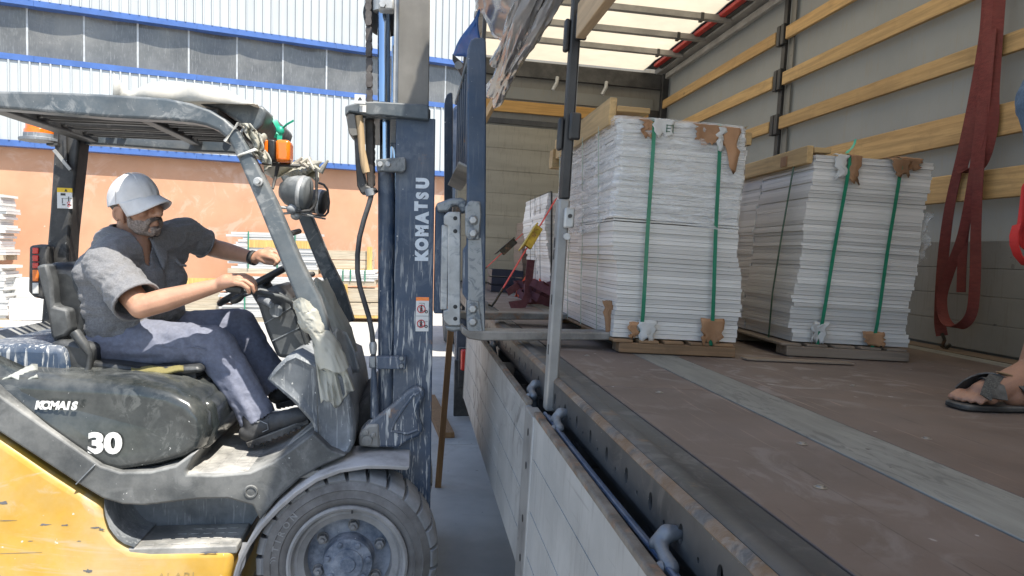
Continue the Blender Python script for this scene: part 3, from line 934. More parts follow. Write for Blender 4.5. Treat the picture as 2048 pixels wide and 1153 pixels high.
for j in range(60):
    y = -.4 + 3.75 * j / 59
    row = []
    for i in range(17):
        u = i / 16
        cr_ = abs(noise.noise(Vector((y * 2.2, u * 3.0, 4.0)))) * .05 + .010 * sin(13 * y - 3 * u)
        row.append((.335 - .15 * u + cr_ * .6, y, .945 + .19 * u + cr_ * (1 - .5 * u)))
    rows.append(row)
fl = MB().sheet(rows).build('curtain_flap', TARP, cu, frame=TM, solid=.003)
EYEL = mat('black_eyelet', (.01, .01, .01), .4)
for y in (1.25, 1.62, 1.99, 2.36, 2.73):
    MB().tube([(.312 + .020 * cos(a), y + .05 * sin(a), .992 - .024 * cos(a)) for a in [2 * pi * k / 16 for k in range(16)]], .008, 6, closed=True).build('eyelet', GALV, fl, frame=TM)
    MB().lathe([(.0, .002), (.9, .001), (1.0, 0)], (.316, y, .989), (Vector((.018, 0, -.022)), Vector((0, .044, 0)), Vector((-.2, 0, -.3))), 14).build('eyelet_hole', EYEL, fl, frame=TM)
pa = PT(905, 108, Y=3.95); pb = PT(957, 22, Y=3.2); pc = PT(963, 128, Y=3.6); pd = PT(935, 138, Y=3.8)
def tri(a, b, c, n=10):
    mb = MB(); rows = []
    for j in range(n + 1):
        v = j / n
        rows.append([a.lerp(b, v).lerp(a.lerp(c, v), i / n) + Vector((.006 * sin(7 * v + 3 * i / n), 0, .006 * sin(9 * i / n + 4 * v))) for i in range(n + 1)])
    return mb.sheet(rows)
tri(pb, pa, pc).build('curtain_corner', TARPB, cu, frame=TM, solid=.004)
q = [pa, PT(905, 120, Y=3.95), PT(930, 165, Y=3.9), PT(948, 146, Y=3.8)]
MB().extrude([tuple(p) for p in q], [tuple(p + Vector((0, .012, 0))) for p in q]).build('corner_patch', POSTB, cu, frame=TM)
c0 = PT(917, 131, Y=3.88)
MB().lathe([(.0, -.003), (.021, -.003), (.021, 0)], c0, 'y', 16).build('corner_eyelet', CLADW, cu, frame=TM)

# ================================================================ truck tractor under the trailer nose
tk = thing('truck_tractor', 'dark blue truck tractor with black mudguard and red tail lamp under the trailer nose', 'truck', (1.6, 9, 0))
x0 = P(908, 740, 6.8).x
prof = []
for k in range(13):
    a = radians(200 - 15 * k)
    prof.append((7.35 + .62 * cos(a), .50 + .48 * sin(a)))
mb = MB()
mb.extrude([(x0, y, z) for y, z in prof] + [(x0, y * .0 + 7.35 + .58 * cos(radians(20 + 15 * (k))), .50 + .44 * sin(radians(20 + 15 * k))) for k in range(13)],
           [(x0 + .55, y, z) for y, z in prof] + [(x0 + .55, 7.35 + .58 * cos(radians(20 + 15 * k)), .50 + .44 * sin(radians(20 + 15 * k))) for k in range(13)])
mb.build('mudguard', TRUCKB, tk)
MB().box(x0 + .005, x0 + .55, 6.70, 6.74, .12, .95).build('mudguard_panel', TRUCKB, tk, bevel=.015)
MB().box(x0 - .004, x0 + .5, 6.66, 6.699, .03, .56).build('mud_flap', RUBBER, tk, bevel=.008)
MB().box(x0 + .03, x0 + .4, 6.64, 6.658, .30, .68).build('lamp_panel', RUBBER, tk, bevel=.02)
lp = P(929, 720, 6.62)
MB().box(lp.x - .035, lp.x + .09, 6.60, 6.638, lp.z - .10, lp.z + .10).build('tail_lamp', REDL, tk, bevel=.025, seg=3)
MB().box(x0 + .10, x0 + .45, 6.645, 6.655, .26, .38).build('plate_panel', BLUET, tk)
whl = MB().lathe([(.20, 0), (.30, .0), (.46, .015), (.5, .06), (.5, .26), (.46, .3), (.2, .3)], (x0 + .10, 7.35, .50), 'x', 36).build('wheel', TYREM, tk)
MB().lathe([(0, -.02), (.06, -.02), (.08, .05), (.2, .06), (.24, 0), (.29, -.005), (.30, .03)], (x0 + .10, 7.35, .50), 'x', 28).build('rim', RIMM, whl)
MB().box(x0 + .5, x0 + 1.5, 6.9, 13.6, .55, .85).build('chassis_frame', DARKF, tk)
MB().box(x0 + .12, x0 + 2.45, 10.9, 13.2, .5, 3.75).build('cab', TRUCKB, tk, bevel=.12, seg=3)
wh2 = whl.copy(); COL.objects.link(wh2); wh2.location = (0, 4.9, 0)
for ch_ in list(whl.children):
    c_ = ch_.copy(); COL.objects.link(c_); c_.parent = wh2
# ================================================================ load on the trailer
MARW = mat('white_marble_tile', (.71, .695, .665), .45, var=.09, scale=5, stretch=(1, 1, 7), randv=.19, dust=.18, dscale=3, dustcol=(.48, .46, .42), spots=.15, spotcol=(.32, .29, .25), spotscale=20, bump=.15, bscale=50, bstretch=(1, 1, 6), updust=False)
PALW = wood_mat('pallet_wood', (.30, .185, .10), 'x', var=.3, randv=.15, dirt=.45)
PALG = wood_mat('pallet_grey_wood', (.26, .21, .165), 'x', var=.3, randv=.15, dirt=.5)
LIDW = wood_mat('lid_wood', (.50, .345, .165), 'y', var=.25, randv=.1, dirt=.25)
LIDX = wood_mat('lid_wood_cross', (.50, .345, .165), 'x', var=.25, randv=.1, dirt=.25)
CARD = mat('brown_cardboard', (.36, .20, .105), .8, var=.2, scale=8, randv=.15, bump=.3, bscale=14)
CARDW = mat('white_packing_paper', (.58, .58, .56), .6, var=.1, scale=9, bump=.3, bscale=18)
FILM = film_mat('stretch_film', alpha=.34, rough=.18, bump=.9, bscale=4.5, stretch=(1.0, 1.0, 8.0))
GREENT = mat('pale_green_cord', (.36, .44, .34), .5)
DGREEN = mat('dark_green_strap', (.010, .085, .045), .4, var=.15)

tile_me = unit_box('tile', MARW)
def tile_pallet(name, label, x0, x1, ys, z0, z1, n, leans, frame=TM, group='strapped tile pallets', shift=None, parts=True, gapk=None):
    """ys: the depth edges of the columns; leans: x offset by height, a function of v"""
    t = thing(name, label, 'tile pallet', ((x0 + x1) / 2, (ys[0] + ys[-1]) / 2, ZF), frame, group)
    for c in range(len(ys) - 1):
        y0, y1 = ys[c], ys[c + 1]
        run = 0
        ths = [rnd.choice((.8, .9, 1.0, 1.0, 1.1, 1.25)) for _ in range(n)]
        tot = sum(ths)
        z = z0
        for k in range(n):
            if k % 6 == 0: run = rnd.uniform(-.005, .005)
            v = (z - z0) / (z1 - z0)
            h = ths[k] / tot * (z1 - z0)
            dx = leans(v) + run + rnd.gauss(0, .0022)
            dy = rnd.gauss(0, .0022) + run * .5
            hh = h * rnd.uniform(.90, .985)
            if gapk == k and c == 0: hh = h * .5
            ex = rnd.uniform(-.005, .002)
            inst('tile', tile_me, t, TRS(((x0 + x1) / 2 + dx, (y0 + y1) / 2 + dy, z + h / 2), (x1 - x0 + ex, y1 - y0 - .004, hh), rnd.gauss(0, .002)), frame)
            z += h
    return t

# --- front pallet
lean1 = lambda v: -.035 * v + .012 * sin(v * 9)
pa1 = dict(x0=.795, x1=1.318, ys=[2.80, 3.42, 4.02], z0=-.300, z1=.565)
t1 = tile_pallet('tile_pallet', 'tall strapped pallet of white marble tiles that the forklift forks reach under', n=50, leans=lean1, gapk=27, **pa1)
def base_pallet(t, x0, x1, y0, y1, mw, frame=TM, z1=-.304):
    for y in (y0 - .002, (y0 + y1) / 2, y1 - .05):
        MB().box(x0 + .015, x1 - .02, y - .025, y + .025, ZF + .003, z1 - .0135).build('pallet_bearer', mw, t, frame=frame, bevel=.003)
    w = (x1 - x0) / 5
    for k in range(5):
        a = x0 - .01 + k * w * 1.02
        MB().box(a, a + w * .78, y0 - .028 + rnd.uniform(-.006, .012), y1 + .02, z1 - .013, z1 - .001).build('deck_board', mw, t, frame=frame, bevel=.003)
    for x in (x0 + .02, x1 - .1):
        MB().box(x, x + .012, y0 + .024, y0 + .09, ZF + .003, z1 - .014).build('pallet_cheek', PALG, t, frame=frame)
base_pallet(t1, .80, 1.32, 2.795, 4.02, PALW)

def strap_v(t, xb, xt, y, zb_, zt_, w, m, frame=TM, over=None, lift=.012):
    """green band up the near face and over the top"""
    pts = [(xb, y - .002, zb_ - .01), (xb, y - lift * .4, zb_)]
    for i in range(1, 8):
        u = i / 8
        pts.append((xb + (xt - xb) * u, y - lift - .003 * sin(u * 9), zb_ + (zt_ - zb_) * u))
    pts += [(xt, y - lift, zt_ - .01), (xt, y + .0, zt_ + .010), (xt, y + .1, zt_ + .012), (xt, (over or y + .5), zt_ + .012)]
    MB().ribbon(pts, (1, 0, 0), w, .0016).build('strap', m, t, frame=frame)
strap_v(t1, .905, .897, 2.785, -.305, .558, .0155, GREENP)
strap_v(t1, 1.198, 1.168, 2.785, -.305, .560, .0155, GREENP)
# cords round the left end
for y, zz in ((3.02, .45), (3.32, .47), (3.62, .45), (3.86, .45)):
    MB().ribbon([(.785, y, -.305), (.772, y, -.1), (.766, y, .1), (.752, y, .3), (.735, y, .55), (.74, y, .63), (.80, y, .632)], (0, 1, 0), .008, .002).build('cord', GREENT, t1, frame=TM)

def scrap(t, c, w, h, y, m, seed, frame=TM, name='corner_pad', tail=0, fold=.05):
    """torn cardboard pad folded over an edge, hanging on the near face"""
    r_ = random.Random(seed)
    rows = []
    N = 9
    bot = [h * (.75 + .35 * r_.random()) for _ in range(N)]
    lft = [r_.uniform(-.012, .012) for _ in range(7)]
    for j in range(7):
        v = j / 6
        row = []
        for i in range(N):
            u = i / (N - 1)
            z = c[1] - bot[i] * v * (1 + tail * max(0, 1 - abs(u - .6) * 3))
            bulge = .006 * sin(5 * u + seed) * v + .004 * r_.random()
            row.append((c[0] + (u - .5) * w * (1 - .25 * v) + lft[j], y - .006 - bulge, z))
        rows.append(row)
    top = [[(p[0], y + fold * (1 - k / 2), p[2] + .008 + .004 * r_.random()) for p in rows[0]] for k in (0, 1)]
    MB().sheet(top + rows).build(name, m, t, frame=frame, solid=.0022, ang=30)
scrap(t1, (.872, .560), .045, .07, 2.782, CARD, 1); scrap(t1, (.935, .566), .085, .065, 2.780, CARDW, 2)
scrap(t1, (1.115, .562), .11, .07, 2.781, CARD, 3, tail=.5); scrap(t1, (1.215, .558), .08, .09, 2.777, CARD, 4, tail=1.4); scrap(t1, (1.172, .556), .03, .09, 2.775, CARDW, 5)
scrap(t1, (.925, -.235), .075, .075, 2.780, CARDW, 6, fold=.0); scrap(t1, (.875, -.245), .04, .06, 2.782, CARD, 7, fold=0)
scrap(t1, (1.198, -.215), .10, .095, 2.779, CARD, 8, fold=0)
scrap(t1, (.785, -.17), .04, .14, 2.86, CARD, 18, fold=0)
# printed mark on the white packing paper
for i in range(3):
    tb(MB().box(.945, .975, 2.769, 2.7705, .545 - i * .012, .5475 - i * .012), 'printed_mark', DGREEN, t1)
for x in (.946, .972):
    tb(MB().box(x, x + .003, 2.7685, 2.7695, .518, .549), 'printed_mark', DGREEN, t1)
# lid frame of pale boards
MB().box(.735, .765, 2.86, 4.02, .545, .655).build('lid_board', LIDW, t1, frame=TM, bevel=.003)
MB().box(.765, .90, 2.845, 2.94, .60, .622).build('lid_board', LIDX, t1, frame=TM, bevel=.003)
MB().box(.72, .80, 3.98, 4.08, .50, .60).build('lid_board', LIDX, t1, frame=TM, bevel=.003)
MB().box(1.25, 1.34, 2.95, 3.95, .572, .598).build('lid_board', LIDW, t1, frame=TM, bevel=.003)
MB().box(1.30, 1.345, 2.86, 2.96, .512, .565).build('lid_board', LIDX, t1, frame=TM, bevel=.003)
# splintered end of the right lid board
mb = MB()
for k in range(9):
    a = Vector((1.255 + .011 * k, 2.95, .588)); mb.tube([a, a + Vector((rnd.uniform(-.02, .03), rnd.uniform(-.07, -.02), rnd.uniform(-.004, .008)))], [.005, .001], 5)
mb.build('splinters', LIDW, t1, frame=TM)
# stretch film over the upper half (near face and left face)
rows = []
zs = [.18 + (.572 - .18) * i / 14 for i in range(15)]
path = [(1.318, 3.95), (1.326, 2.82), (1.30, 2.781), (1.2, 2.777), (1.1, 2.774), (1.0, 2.777), (.9, 2.778), (.80, 2.782), (.775, 2.80), (.772, 3.0), (.770, 3.3), (.771, 3.6), (.77, 3.9), (.79, 4.03)]
fine = []
for a, b in zip(path[:-1], path[1:]):
    for k in range(6): fine.append((a[0] + (b[0] - a[0]) * k / 6, a[1] + (b[1] - a[1]) * k / 6))
for i, z in enumerate(zs):
    v = (z + .30) / .865
    rows.append([(x + lean1(v) + .003 * sin(40 * z + 9 * y) * (1 if x < .79 else .4), y + .0035 * sin(70 * z + 14 * x) * (1 if y < 2.79 else 0), z + (.07 * sin(3.1 * y + 1.0 * x) if i == 0 else 0)) for x, y in fine])
MB().sheet(rows).build('stretch_film', FILM, t1, frame=TM)

# --- second pallet, nearer the right wall, slightly turned
R2 = TM @ Matrix.Translation((1.86, 2.95, 0)) @ Matrix.Rotation(radians(-3.5), 4, 'Z') @ Matrix.Translation((-1.86, -2.95, 0))
lean2 = lambda v: .055 * v - .006 * sin(v * 12) + (.02 if v < .06 else 0)
t2 = tile_pallet('tile_pallet', 'lower strapped pallet of white marble tiles nearest the burgundy wall strap', 1.618, 2.150, [2.93, 3.46, 4.0], -.298, .512, 50, lean2, frame=R2)
base_pallet(t2, 1.585, 2.17, 2.92, 4.0, PALG, R2, -.302)
strap_v(t2, 1.742, 1.818, 2.915, -.30, .507, .0155, GREENP, R2)
strap_v(t2, 1.990, 2.046, 2.915, -.30, .507, .0155, GREENP, R2)
for y in (3.08, 3.66):
    MB().ribbon([(1.598, y, -.30), (1.60, y, -.1), (1.625, y, .2), (1.655, y, .50), (1.66, y, .552)], (0, 1, 0), .014, .002).build('strap', DGREEN, t2, frame=R2)
scrap(t2, (1.785, .512), .055, .10, 2.911, CARDW, 11, R2); scrap(t2, (1.843, .513), .05, .12, 2.909, CARD, 12, R2)
scrap(t2, (2.05, .512), .085, .075, 2.910, CARD, 13, R2); scrap(t2, (2.10, .522), .10, .05, 2.925, CARD, 14, R2)
scrap(t2, (1.742, -.215), .07, .08, 2.910, CARDW, 15, R2, fold=0); scrap(t2, (1.992, -.245), .10, .055, 2.909, CARD, 16, R2, fold=0)
MB().box(1.648, 1.676, 2.95, 4.0, .475, .552).build('lid_board', LIDW, t2, frame=R2, bevel=.003)
MB().box(1.677, 1.75, 2.94, 3.02, .522, .545).build('lid_board', LIDX, t2, frame=R2, bevel=.003)
MB().box(1.643, 1.6475, 3.14, 3.2, .485, .53).build('printed_mark', CARD, t2, frame=R2)
MB().box(2.16, 2.22, 2.95, 3.9, .482, .507).build('lid_board', LIDW, t2, frame=R2, bevel=.003)
MB().ribbon([(1.815, 2.93, .527), (1.83, 2.95, .539), (1.855, 2.97, .555), (1.875, 2.985, .58), (1.88, 2.99, .60)], (0, 1, .3), .014, .0016).build('strap_end', GREENL, t2, frame=R2)
MB().box(1.92, 1.935, 3.3, 3.302, .52, .55).build('strap_end', GREENP, t2, frame=R2)
# torn film fluttering at the right edge
rows = [[(2.20 + .03 * (i / 5) * (1 + .6 * sin(j * 2.1)) , 2.96 + .02 * sin(j + i), .30 - .02 * j + .01 * sin(i * 3 + j)) for i in range(6)] for j in range(12)]
MB().sheet(rows).build('torn_film', film_mat('torn_film', alpha=.3, bump=.8, stretch=(1, 1, 1), bscale=12), t2, frame=R2)
tb(MB().box(1.32, 1.78, 2.70, 2.76, ZF + .0035, ZF + .009), 'loose_lath', PALG)

# --- two pallets further up the deck
t3 = tile_pallet('tile_pallet', 'far pallet of narrow white tiles just left of the grey post', 1.035, 1.55, [5.55, 6.15, 6.7], -.30, .50, 34, lambda v: -.06 * v + .02 * sin(v * 7))
base_pallet(t3, 1.04, 1.55, 5.55, 6.7, PALW)
for x in (1.06, 1.2): strap_v(t3, x, x - .05, 5.54, -.30, .50, .014, PICTO)
for y in (5.8, 6.05, 6.3): MB().ribbon([(1.02, y, -.3), (.99, y, .1), (.965, y, .505)], (0, 1, 0), .014, .002).build('strap', PICTO, t3, frame=TM)
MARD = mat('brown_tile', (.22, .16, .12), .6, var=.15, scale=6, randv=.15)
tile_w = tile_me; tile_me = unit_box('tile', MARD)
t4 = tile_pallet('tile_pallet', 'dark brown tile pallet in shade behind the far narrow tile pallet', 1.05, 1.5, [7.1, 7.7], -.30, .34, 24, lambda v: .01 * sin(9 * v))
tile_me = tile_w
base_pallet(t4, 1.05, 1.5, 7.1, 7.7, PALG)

# ---------------------------------------------------------------- lashing straps, heap, crate
REDS = mat('red_webbing', (.62, .045, .03), .7, var=.15, scale=30, bump=.2, bscale=120)
RATY = mat('yellow_ratchet', (.50, .37, .05), .4, metal=.3, var=.25, scale=20, rust=.35)
RATB = mat('dark_ratchet', (.05, .045, .03), .5, metal=.4, rust=.5)
def lashing(label, a, b, m, mr, fr, w=.05, hook=True):
    a, b = Vector(a), Vector(b)
    t = thing('ratchet_strap', label, 'ratchet strap', a, TM, 'ratchet straps lashing the far load')
    d = (b - a).normalized(); s = d.cross(Vector((0, 1, 0))).normalized()
    p0, p1 = a.lerp(b, fr - .10), a.lerp(b, fr + .10)
    MB().ribbon([a + d * .12, a.lerp(b, fr * .5), p0], (0, 1, 0), w, .004).build('webbing', m, t, frame=TM)
    MB().ribbon([p1, p1.lerp(b, .5), b], (0, 1, 0), w, .004).build('webbing', m, t, frame=TM)
    for k in (-1, 1):
        MB().bar(p0 + Vector((0, k * .03, 0)), p1 + Vector((0, k * .03, 0)), .008, .055, s).build('ratchet_side', mr, t, frame=TM, bevel=.003)
    MB().cyl(a.lerp(b, fr + .05) + Vector((0, -.045, 0)), a.lerp(b, fr + .05) + Vector((0, .045, 0)), .024).build('ratchet_drum', mr, t, frame=TM)
    MB().bar(p0 - d * .05 + s * .035, p1 + s * .03, .07, .012, s).build('ratchet_handle', mr, t, frame=TM, bevel=.004)
    if hook:
        MB().tube([a + d * .13, a + d * .06, a, a + Vector((-.02, 0, -.03)), a + Vector((-.045, 0, -.02))], .008, 8).build('hook', RATB, t, frame=TM)
    return t
lashing('red ratchet strap with yellow buckle running up to the far pallet', PT(990, 604, Y=4.9), PT(1112, 398, Y=5.5), REDS, RATY, .60)
lashing('red ratchet strap with dark buckle crossing behind the yellow one', PT(955, 552, Y=6.6), PT(1088, 428, Y=7.0), REDS, RATB, .45)
mb = MB()
hp = thing('strap_heap', 'heap of purple lashing straps lying loose on the trailer floor', 'strap heap', (1.0, 5.3, ZF), TM)
for k in range(7):
    c = Vector((rnd.uniform(.80, 1.10), rnd.uniform(5.0, 5.9), ZF + .02))
    pts = []
    for i in range(16):
        a = i / 15 * rnd.uniform(4.5, 5.2) + k
        rr = rnd.uniform(.10, .18)
        pts.append(c + Vector((rr * 1.2 * cos(a), rr * sin(a) * 1.3, .012 * k + .045 * (1 + sin(a * 2.1 + k)))))
    MB().ribbon(pts, [Vector((.35 * cos(i), .35 * sin(i), 1)) for i in range(16)], .055, .004).build('webbing', STRAPP, hp, frame=TM)
top_ = PT(1062, 520, Y=5.0)
MB().ribbon([top_, top_ + Vector((-.005, .0, -.12)), top_ + Vector((-.01, -.03, -.24)), Vector((top_.x - .04, 4.95, ZF + .03)), Vector((top_.x - .14, 4.9, ZF + .015))], (1, .4, 0), .06, .004).build('webbing', STRAPP, hp, frame=TM)
cr = thing('plastic_crate', 'dark blue plastic crate by the front wall behind the purple straps', 'crate', (.85, 7.0, ZF), TM)
CRM = mat('crate_plastic', (.018, .022, .04), .5)
for (a, b, c, d) in ((.72, .74, 6.8, 7.2), (1.0, 1.02, 6.8, 7.2), (.74, 1.0, 6.8, 6.82), (.74, 1.0, 7.18, 7.2)):
    for z in (0.0, .075, .15): MB().box(a, b, c, d, ZF + z + .005, ZF + z + .065).build('crate_slat', CRM, cr, frame=TM)
RAG = mat('orange_rag', (.72, .09, .03), .75, var=.15)
def rag(label, cx, cy, w, seed):
    r_ = random.Random(seed); rows = []
    for j in range(11):
        rows.append([(cx + (i / 10 - .5) * w, cy + (j / 10 - .5) * .3, ZF + .15 + .09 * noise.noise(Vector((i * .5, j * .5, seed))) - .14 * ((i / 10 - .5) ** 2 + (j / 10 - .5) ** 2) * 3) for i in range(11)])
    o = MB().sheet(rows).build('hi_vis_cloth', RAG, None, frame=TM, solid=.004)
    tag(o, label, 'cloth')
rag('bright orange cloth crumpled beside the dark crate', 1.01, 6.2, .26, 3)
rag('bright orange cloth bundle tucked against the far pallet foot', .985, 5.75, .14, 8)

# ---------------------------------------------------------------- burgundy straps hanging on the right wall
hs = thing('hanging_strap', 'long burgundy lashing strap looped over the wall slats on the right', 'lashing strap', (2.8, 3.4, 1.5), TM)
XW = 2.815
def wp(px, py, dx=0): 
    return PT(px, py, X=XW + dx)
def wstrap(pts, dx=0, w=.055, tw=None, name='webbing'):
    q = [wp(a, b, dx + (c if len(r_) else 0)) for (a, b, *r_) in pts for c in [r_[0] if r_ else 0]]
    sm_ = []
    for i in range(len(q) - 1):
        p_, a, b, n_ = q[max(0, i - 1)], q[i], q[i + 1], q[min(len(q) - 1, i + 2)]
        for k in range(6):
            u = k / 6
            sm_.append(.5 * ((2 * a) + (b - p_) * u + (2 * p_ - 5 * a + 4 * b - n_) * u * u + (3 * a - p_ - 3 * b + n_) * u ** 3))
    sm_.append(q[-1])
    side = [Vector((-.50 + .35 * sin(i * .09 + (tw or 0)), .85, .10)) for i in range(len(sm_))]
    MB().ribbon(sm_, side, w, .0035).build(name, STRAPR, hs, frame=TM)
wstrap([(1978, -60), (1970, 60), (1948, 190), (1925, 300), (1902, 400), (1890, 480), (1883, 560), (1880, 640), (1884, 672)], 0, .056, .2)
wstrap([(1990, -60), (1985, 60), (1962, 200), (1935, 300), (1925, 340), (1945, 342), (1968, 318), (1985, 250), (1987, 180), (1995, 60), (2004, -60)], -.012, .052, 1.0)
wstrap([(1982, -60), (1972, 120), (1958, 260), (1945, 360), (1925, 470), (1900, 540), (1884, 595), (1890, 640), (1915, 655), (1942, 630), (1950, 560), (1952, 450), (1958, 340), (1972, 200), (1984, 60)], -.03, .050, .6)
wstrap([(1976, 120), (1950, 330), (1928, 470), (1922, 585)], -.02, .052, .1)
MB().tube([wp(1884, 668), wp(1889, 680), wp(1884, 694), wp(1892, 698), wp(1900, 690)], .009, 8).build('hook', RATB, hs, frame=TM)
# ================================================================ forklift (yard frame, drives towards +x)
fk = thing('forklift', 'dusty yellow and dark blue counterbalance forklift with raised mast', 'forklift', (-1.1, 3.4, 0))
def ol(pts, Y):
    return [(P(a, b, Y).x, P(a, b, Y).z) for a, b in pts]
def fb(mb, name, m, parent=None, **k): return mb.build(name, m, parent or fk, **k)

# --- yellow body with counterweight
body = [(-420, 700), (-260, 735), (0, 878), (100, 948), (203, 1013), (205, 1032), (214, 1060), (232, 1082), (262, 1100), (300, 1104), (470, 1102), (452, 1190), (425, 1330), (-330, 1330), (-470, 1200), (-520, 960), (-480, 760)]
fb(MB().prism(ol(body, 2.86), 2.86, 3.96), 'body_panel', YELLOW, bevel=.028, seg=4)
# --- dark side frame: runs down from the rear and forward to the fender
fr = [(-160, 690), (0, 792), (100, 862), (200, 932), (240, 945), (300, 944), (350, 932), (378, 912), (392, 905), (372, 940), (374, 950), (430, 951), (500, 945), (545, 925), (590, 893), (625, 866), (660, 900), (692, 912), (640, 935), (600, 958), (550, 1003), (520, 1042), (505, 1012), (455, 998), (400, 999), (340, 1006), (290, 1012), (245, 1010), (205, 998), (155, 968), (0, 866), (-160, 760)]
fb(MB().prism(ol(fr, 2.85), 2.85, 3.955), 'side_frame', FRAMEM, bevel=.018, seg=3)
# seam of the side frame and its round cap
a, b = P(190, 930, 2.847), P(153, 968, 2.847)
fb(MB().bar(a, b, .004, .012, (0, 1, 0)), 'frame_seam', COWLM)
c = P(502, 984, 2.85)
fb(MB().lathe([(0, -.001), (.016, 0), (.019, -.005), (.024, -.005), (.027, 0), (.027, .004)], c, 'y', 24), 'round_cap', FRAMEM)
# --- step well: recessed back, curved side and sunlit tread
wl = [(203, 1000), (520, 990), (500, 1060), (470, 1105), (262, 1105), (225, 1085), (203, 1040)]
fb(MB().prism(ol(wl, 2.86), 3.10, 3.16), 'step_back', COWLM)
sp = ol([(206, 1000), (206.5, 1022), (209, 1036), (216.5, 1058), (225, 1070), (234, 1081), (247, 1090), (266, 1096.5)], 2.862)
fb(MB().sheet([[(x + .004, y, z + .003) for x, z in sp] for y in (2.862, 2.90, 2.98, 3.10)]), 'step_side', COWLM, ang=70)
z0 = P(350, 1097, 2.865).z
tread = fb(MB().box(P(255, 1097, 2.865).x, P(474, 1097, 2.865).x, 2.866, 3.10, z0 - .03, z0 + .004), 'step_tread', STEPM, bevel=.006)
for r in range(4):
    for k in range(7 - r):
        x = P(285, 1097, 2.865).x + .048 * k + r * .045
        if x > P(462, 1097, 2.865).x: continue
        MB().box(x, x + .034, 2.89 + r * .05, 2.90 + r * .05, z0 + .0038, z0 + .0075).build('tread_bar', STEPM, tread, bevel=.002)

# --- engine hood under the seat
hood = [(-90, 735), (-20, 752), (40, 750), (110, 755), (200, 760), (280, 766), (340, 778), (385, 800), (408, 832), (413, 865), (403, 895), (375, 912), (320, 928), (245, 941), (215, 936), (180, 915), (100, 858), (0, 789), (-90, 730)]
hp_ = ol(hood, 2.90)
cxh = sum(p[0] for p in hp_) / len(hp_); czh = sum(p[1] for p in hp_) / len(hp_)
def shrink(poly, d):
    out = []
    n = len(poly)
    for i in range(n):
        a, b, c = Vector(poly[i - 1]), Vector(poly[i]), Vector(poly[(i + 1) % n])
        e1, e2 = (b - a), (c - b)
        n1, n2 = Vector((-e1.y, e1.x)).normalized(), Vector((-e2.y, e2.x)).normalized()
        m = (n1 + n2)
        m = m.normalized() if m.length > 1e-6 else n1
        s = 1 if sum((poly[j][0] * poly[(j + 1) % n][1] - poly[(j + 1) % n][0] * poly[j][1]) for j in range(n)) > 0 else -1
        out.append(tuple(b + m * d * s))
    return out
rg = []
for y, d in ((2.885, .060), (2.872, .03), (2.878, .012), (2.905, 0), (2.96, -.006), (3.06, -.012), (3.3, -.016), (3.7, -.012), (3.86, 0), (3.9, .04)):
    rg.append([(x, y + (.0 if z < czh else .10 * max(0, (z - czh) / .16) ** 1.6 * (1 if y < 3.2 else 0)), z) for x, z in shrink(hp_, d)])
hood_o = fb(MB().rings(rg), 'engine_hood', HOODM, ang=60)
# hood rear cover (blue grey, behind the seat)
rc = [(-260, 700), (-60, 690), (60, 686), (140, 690), (150, 752), (-90, 760), (-260, 740)]
fb(MB().prism(ol(rc, 3.1), 3.05, 3.9), 'rear_cover', MASTB, bevel=.03, seg=3)
cwt = [(-290, 694), (-270, 684), (0, 682), (55, 690), (40, 700), (-40, 712), (-280, 720)]
fb(MB().prism(ol(cwt, 3.5), 3.45, 3.92), 'counterweight_top', BLACK, bevel=.03, seg=3)
# dusty cloth at the rear of the hood
rows = [[P(-20 + 95 * i / 9, 735 + 25 * j / 6 + 6 * sin(i * 1.3 + j), 2.94 + .09 * (1 - j / 6)) for i in range(10)] for j in range(7)]
fb(MB().sheet(rows), 'dust_cover', mat('pale_dust_cover', (.30, .33, .31), .6, dust=.6, bump=.3, bscale=20), solid=.01)
# seat base between hood and cushion
sb_ = [(120, 700), (240, 735), (380, 738), (400, 752), (360, 778), (300, 776), (120, 760)]
fb(MB().prism(ol(sb_, 3.15), 3.15, 3.75), 'seat_base', SEATM, bevel=.012)
for k in range(3):
    a, b = P(300, 744 + 9 * k, 3.13), P(392, 746 + 9 * k, 3.13)
    fb(MB().bar(a, b, .03, .013, (0, 1, 0)), 'seat_rail', BLACK)
# --- hood rear step (dark wedge between hood and floor)
wd_ = [(395, 795), (430, 800), (440, 850), (425, 888), (405, 905), (390, 880)]
fb(MB().prism(ol(wd_, 3.0), 2.97, 3.8), 'hood_front_cover', HOODM, bevel=.03, seg=3)
# --- floor with moulded grid
zf = P(450, 946, 2.855).z
flo = fb(MB().box(P(372, 946, 2.86).x, P(650, 946, 2.86).x, 2.862, 3.94, zf - .03, zf + .001), 'floor_plate', STEPM, bevel=.006)
for k in range(7):
    x = P(395, 946, 2.86).x + k * .055
    MB().box(x, x + .004, 2.875, 3.45, zf + .0006, zf + .0022).build('floor_rib', STEPM, flo)
for k in range(3):
    MB().box(P(390, 946, 2.86).x, P(560, 946, 2.86).x, 2.98 + .13 * k, 2.984 + .13 * k, zf + .0006, zf + .0024).build('floor_rib', STEPM, flo)
# sloping toe board
tb_ = [(560, 905), (640, 838), (660, 850), (610, 930)]
fb(MB().prism(ol(tb_, 3.0), 3.0, 3.9), 'toe_board', STEPM, bevel=.008)

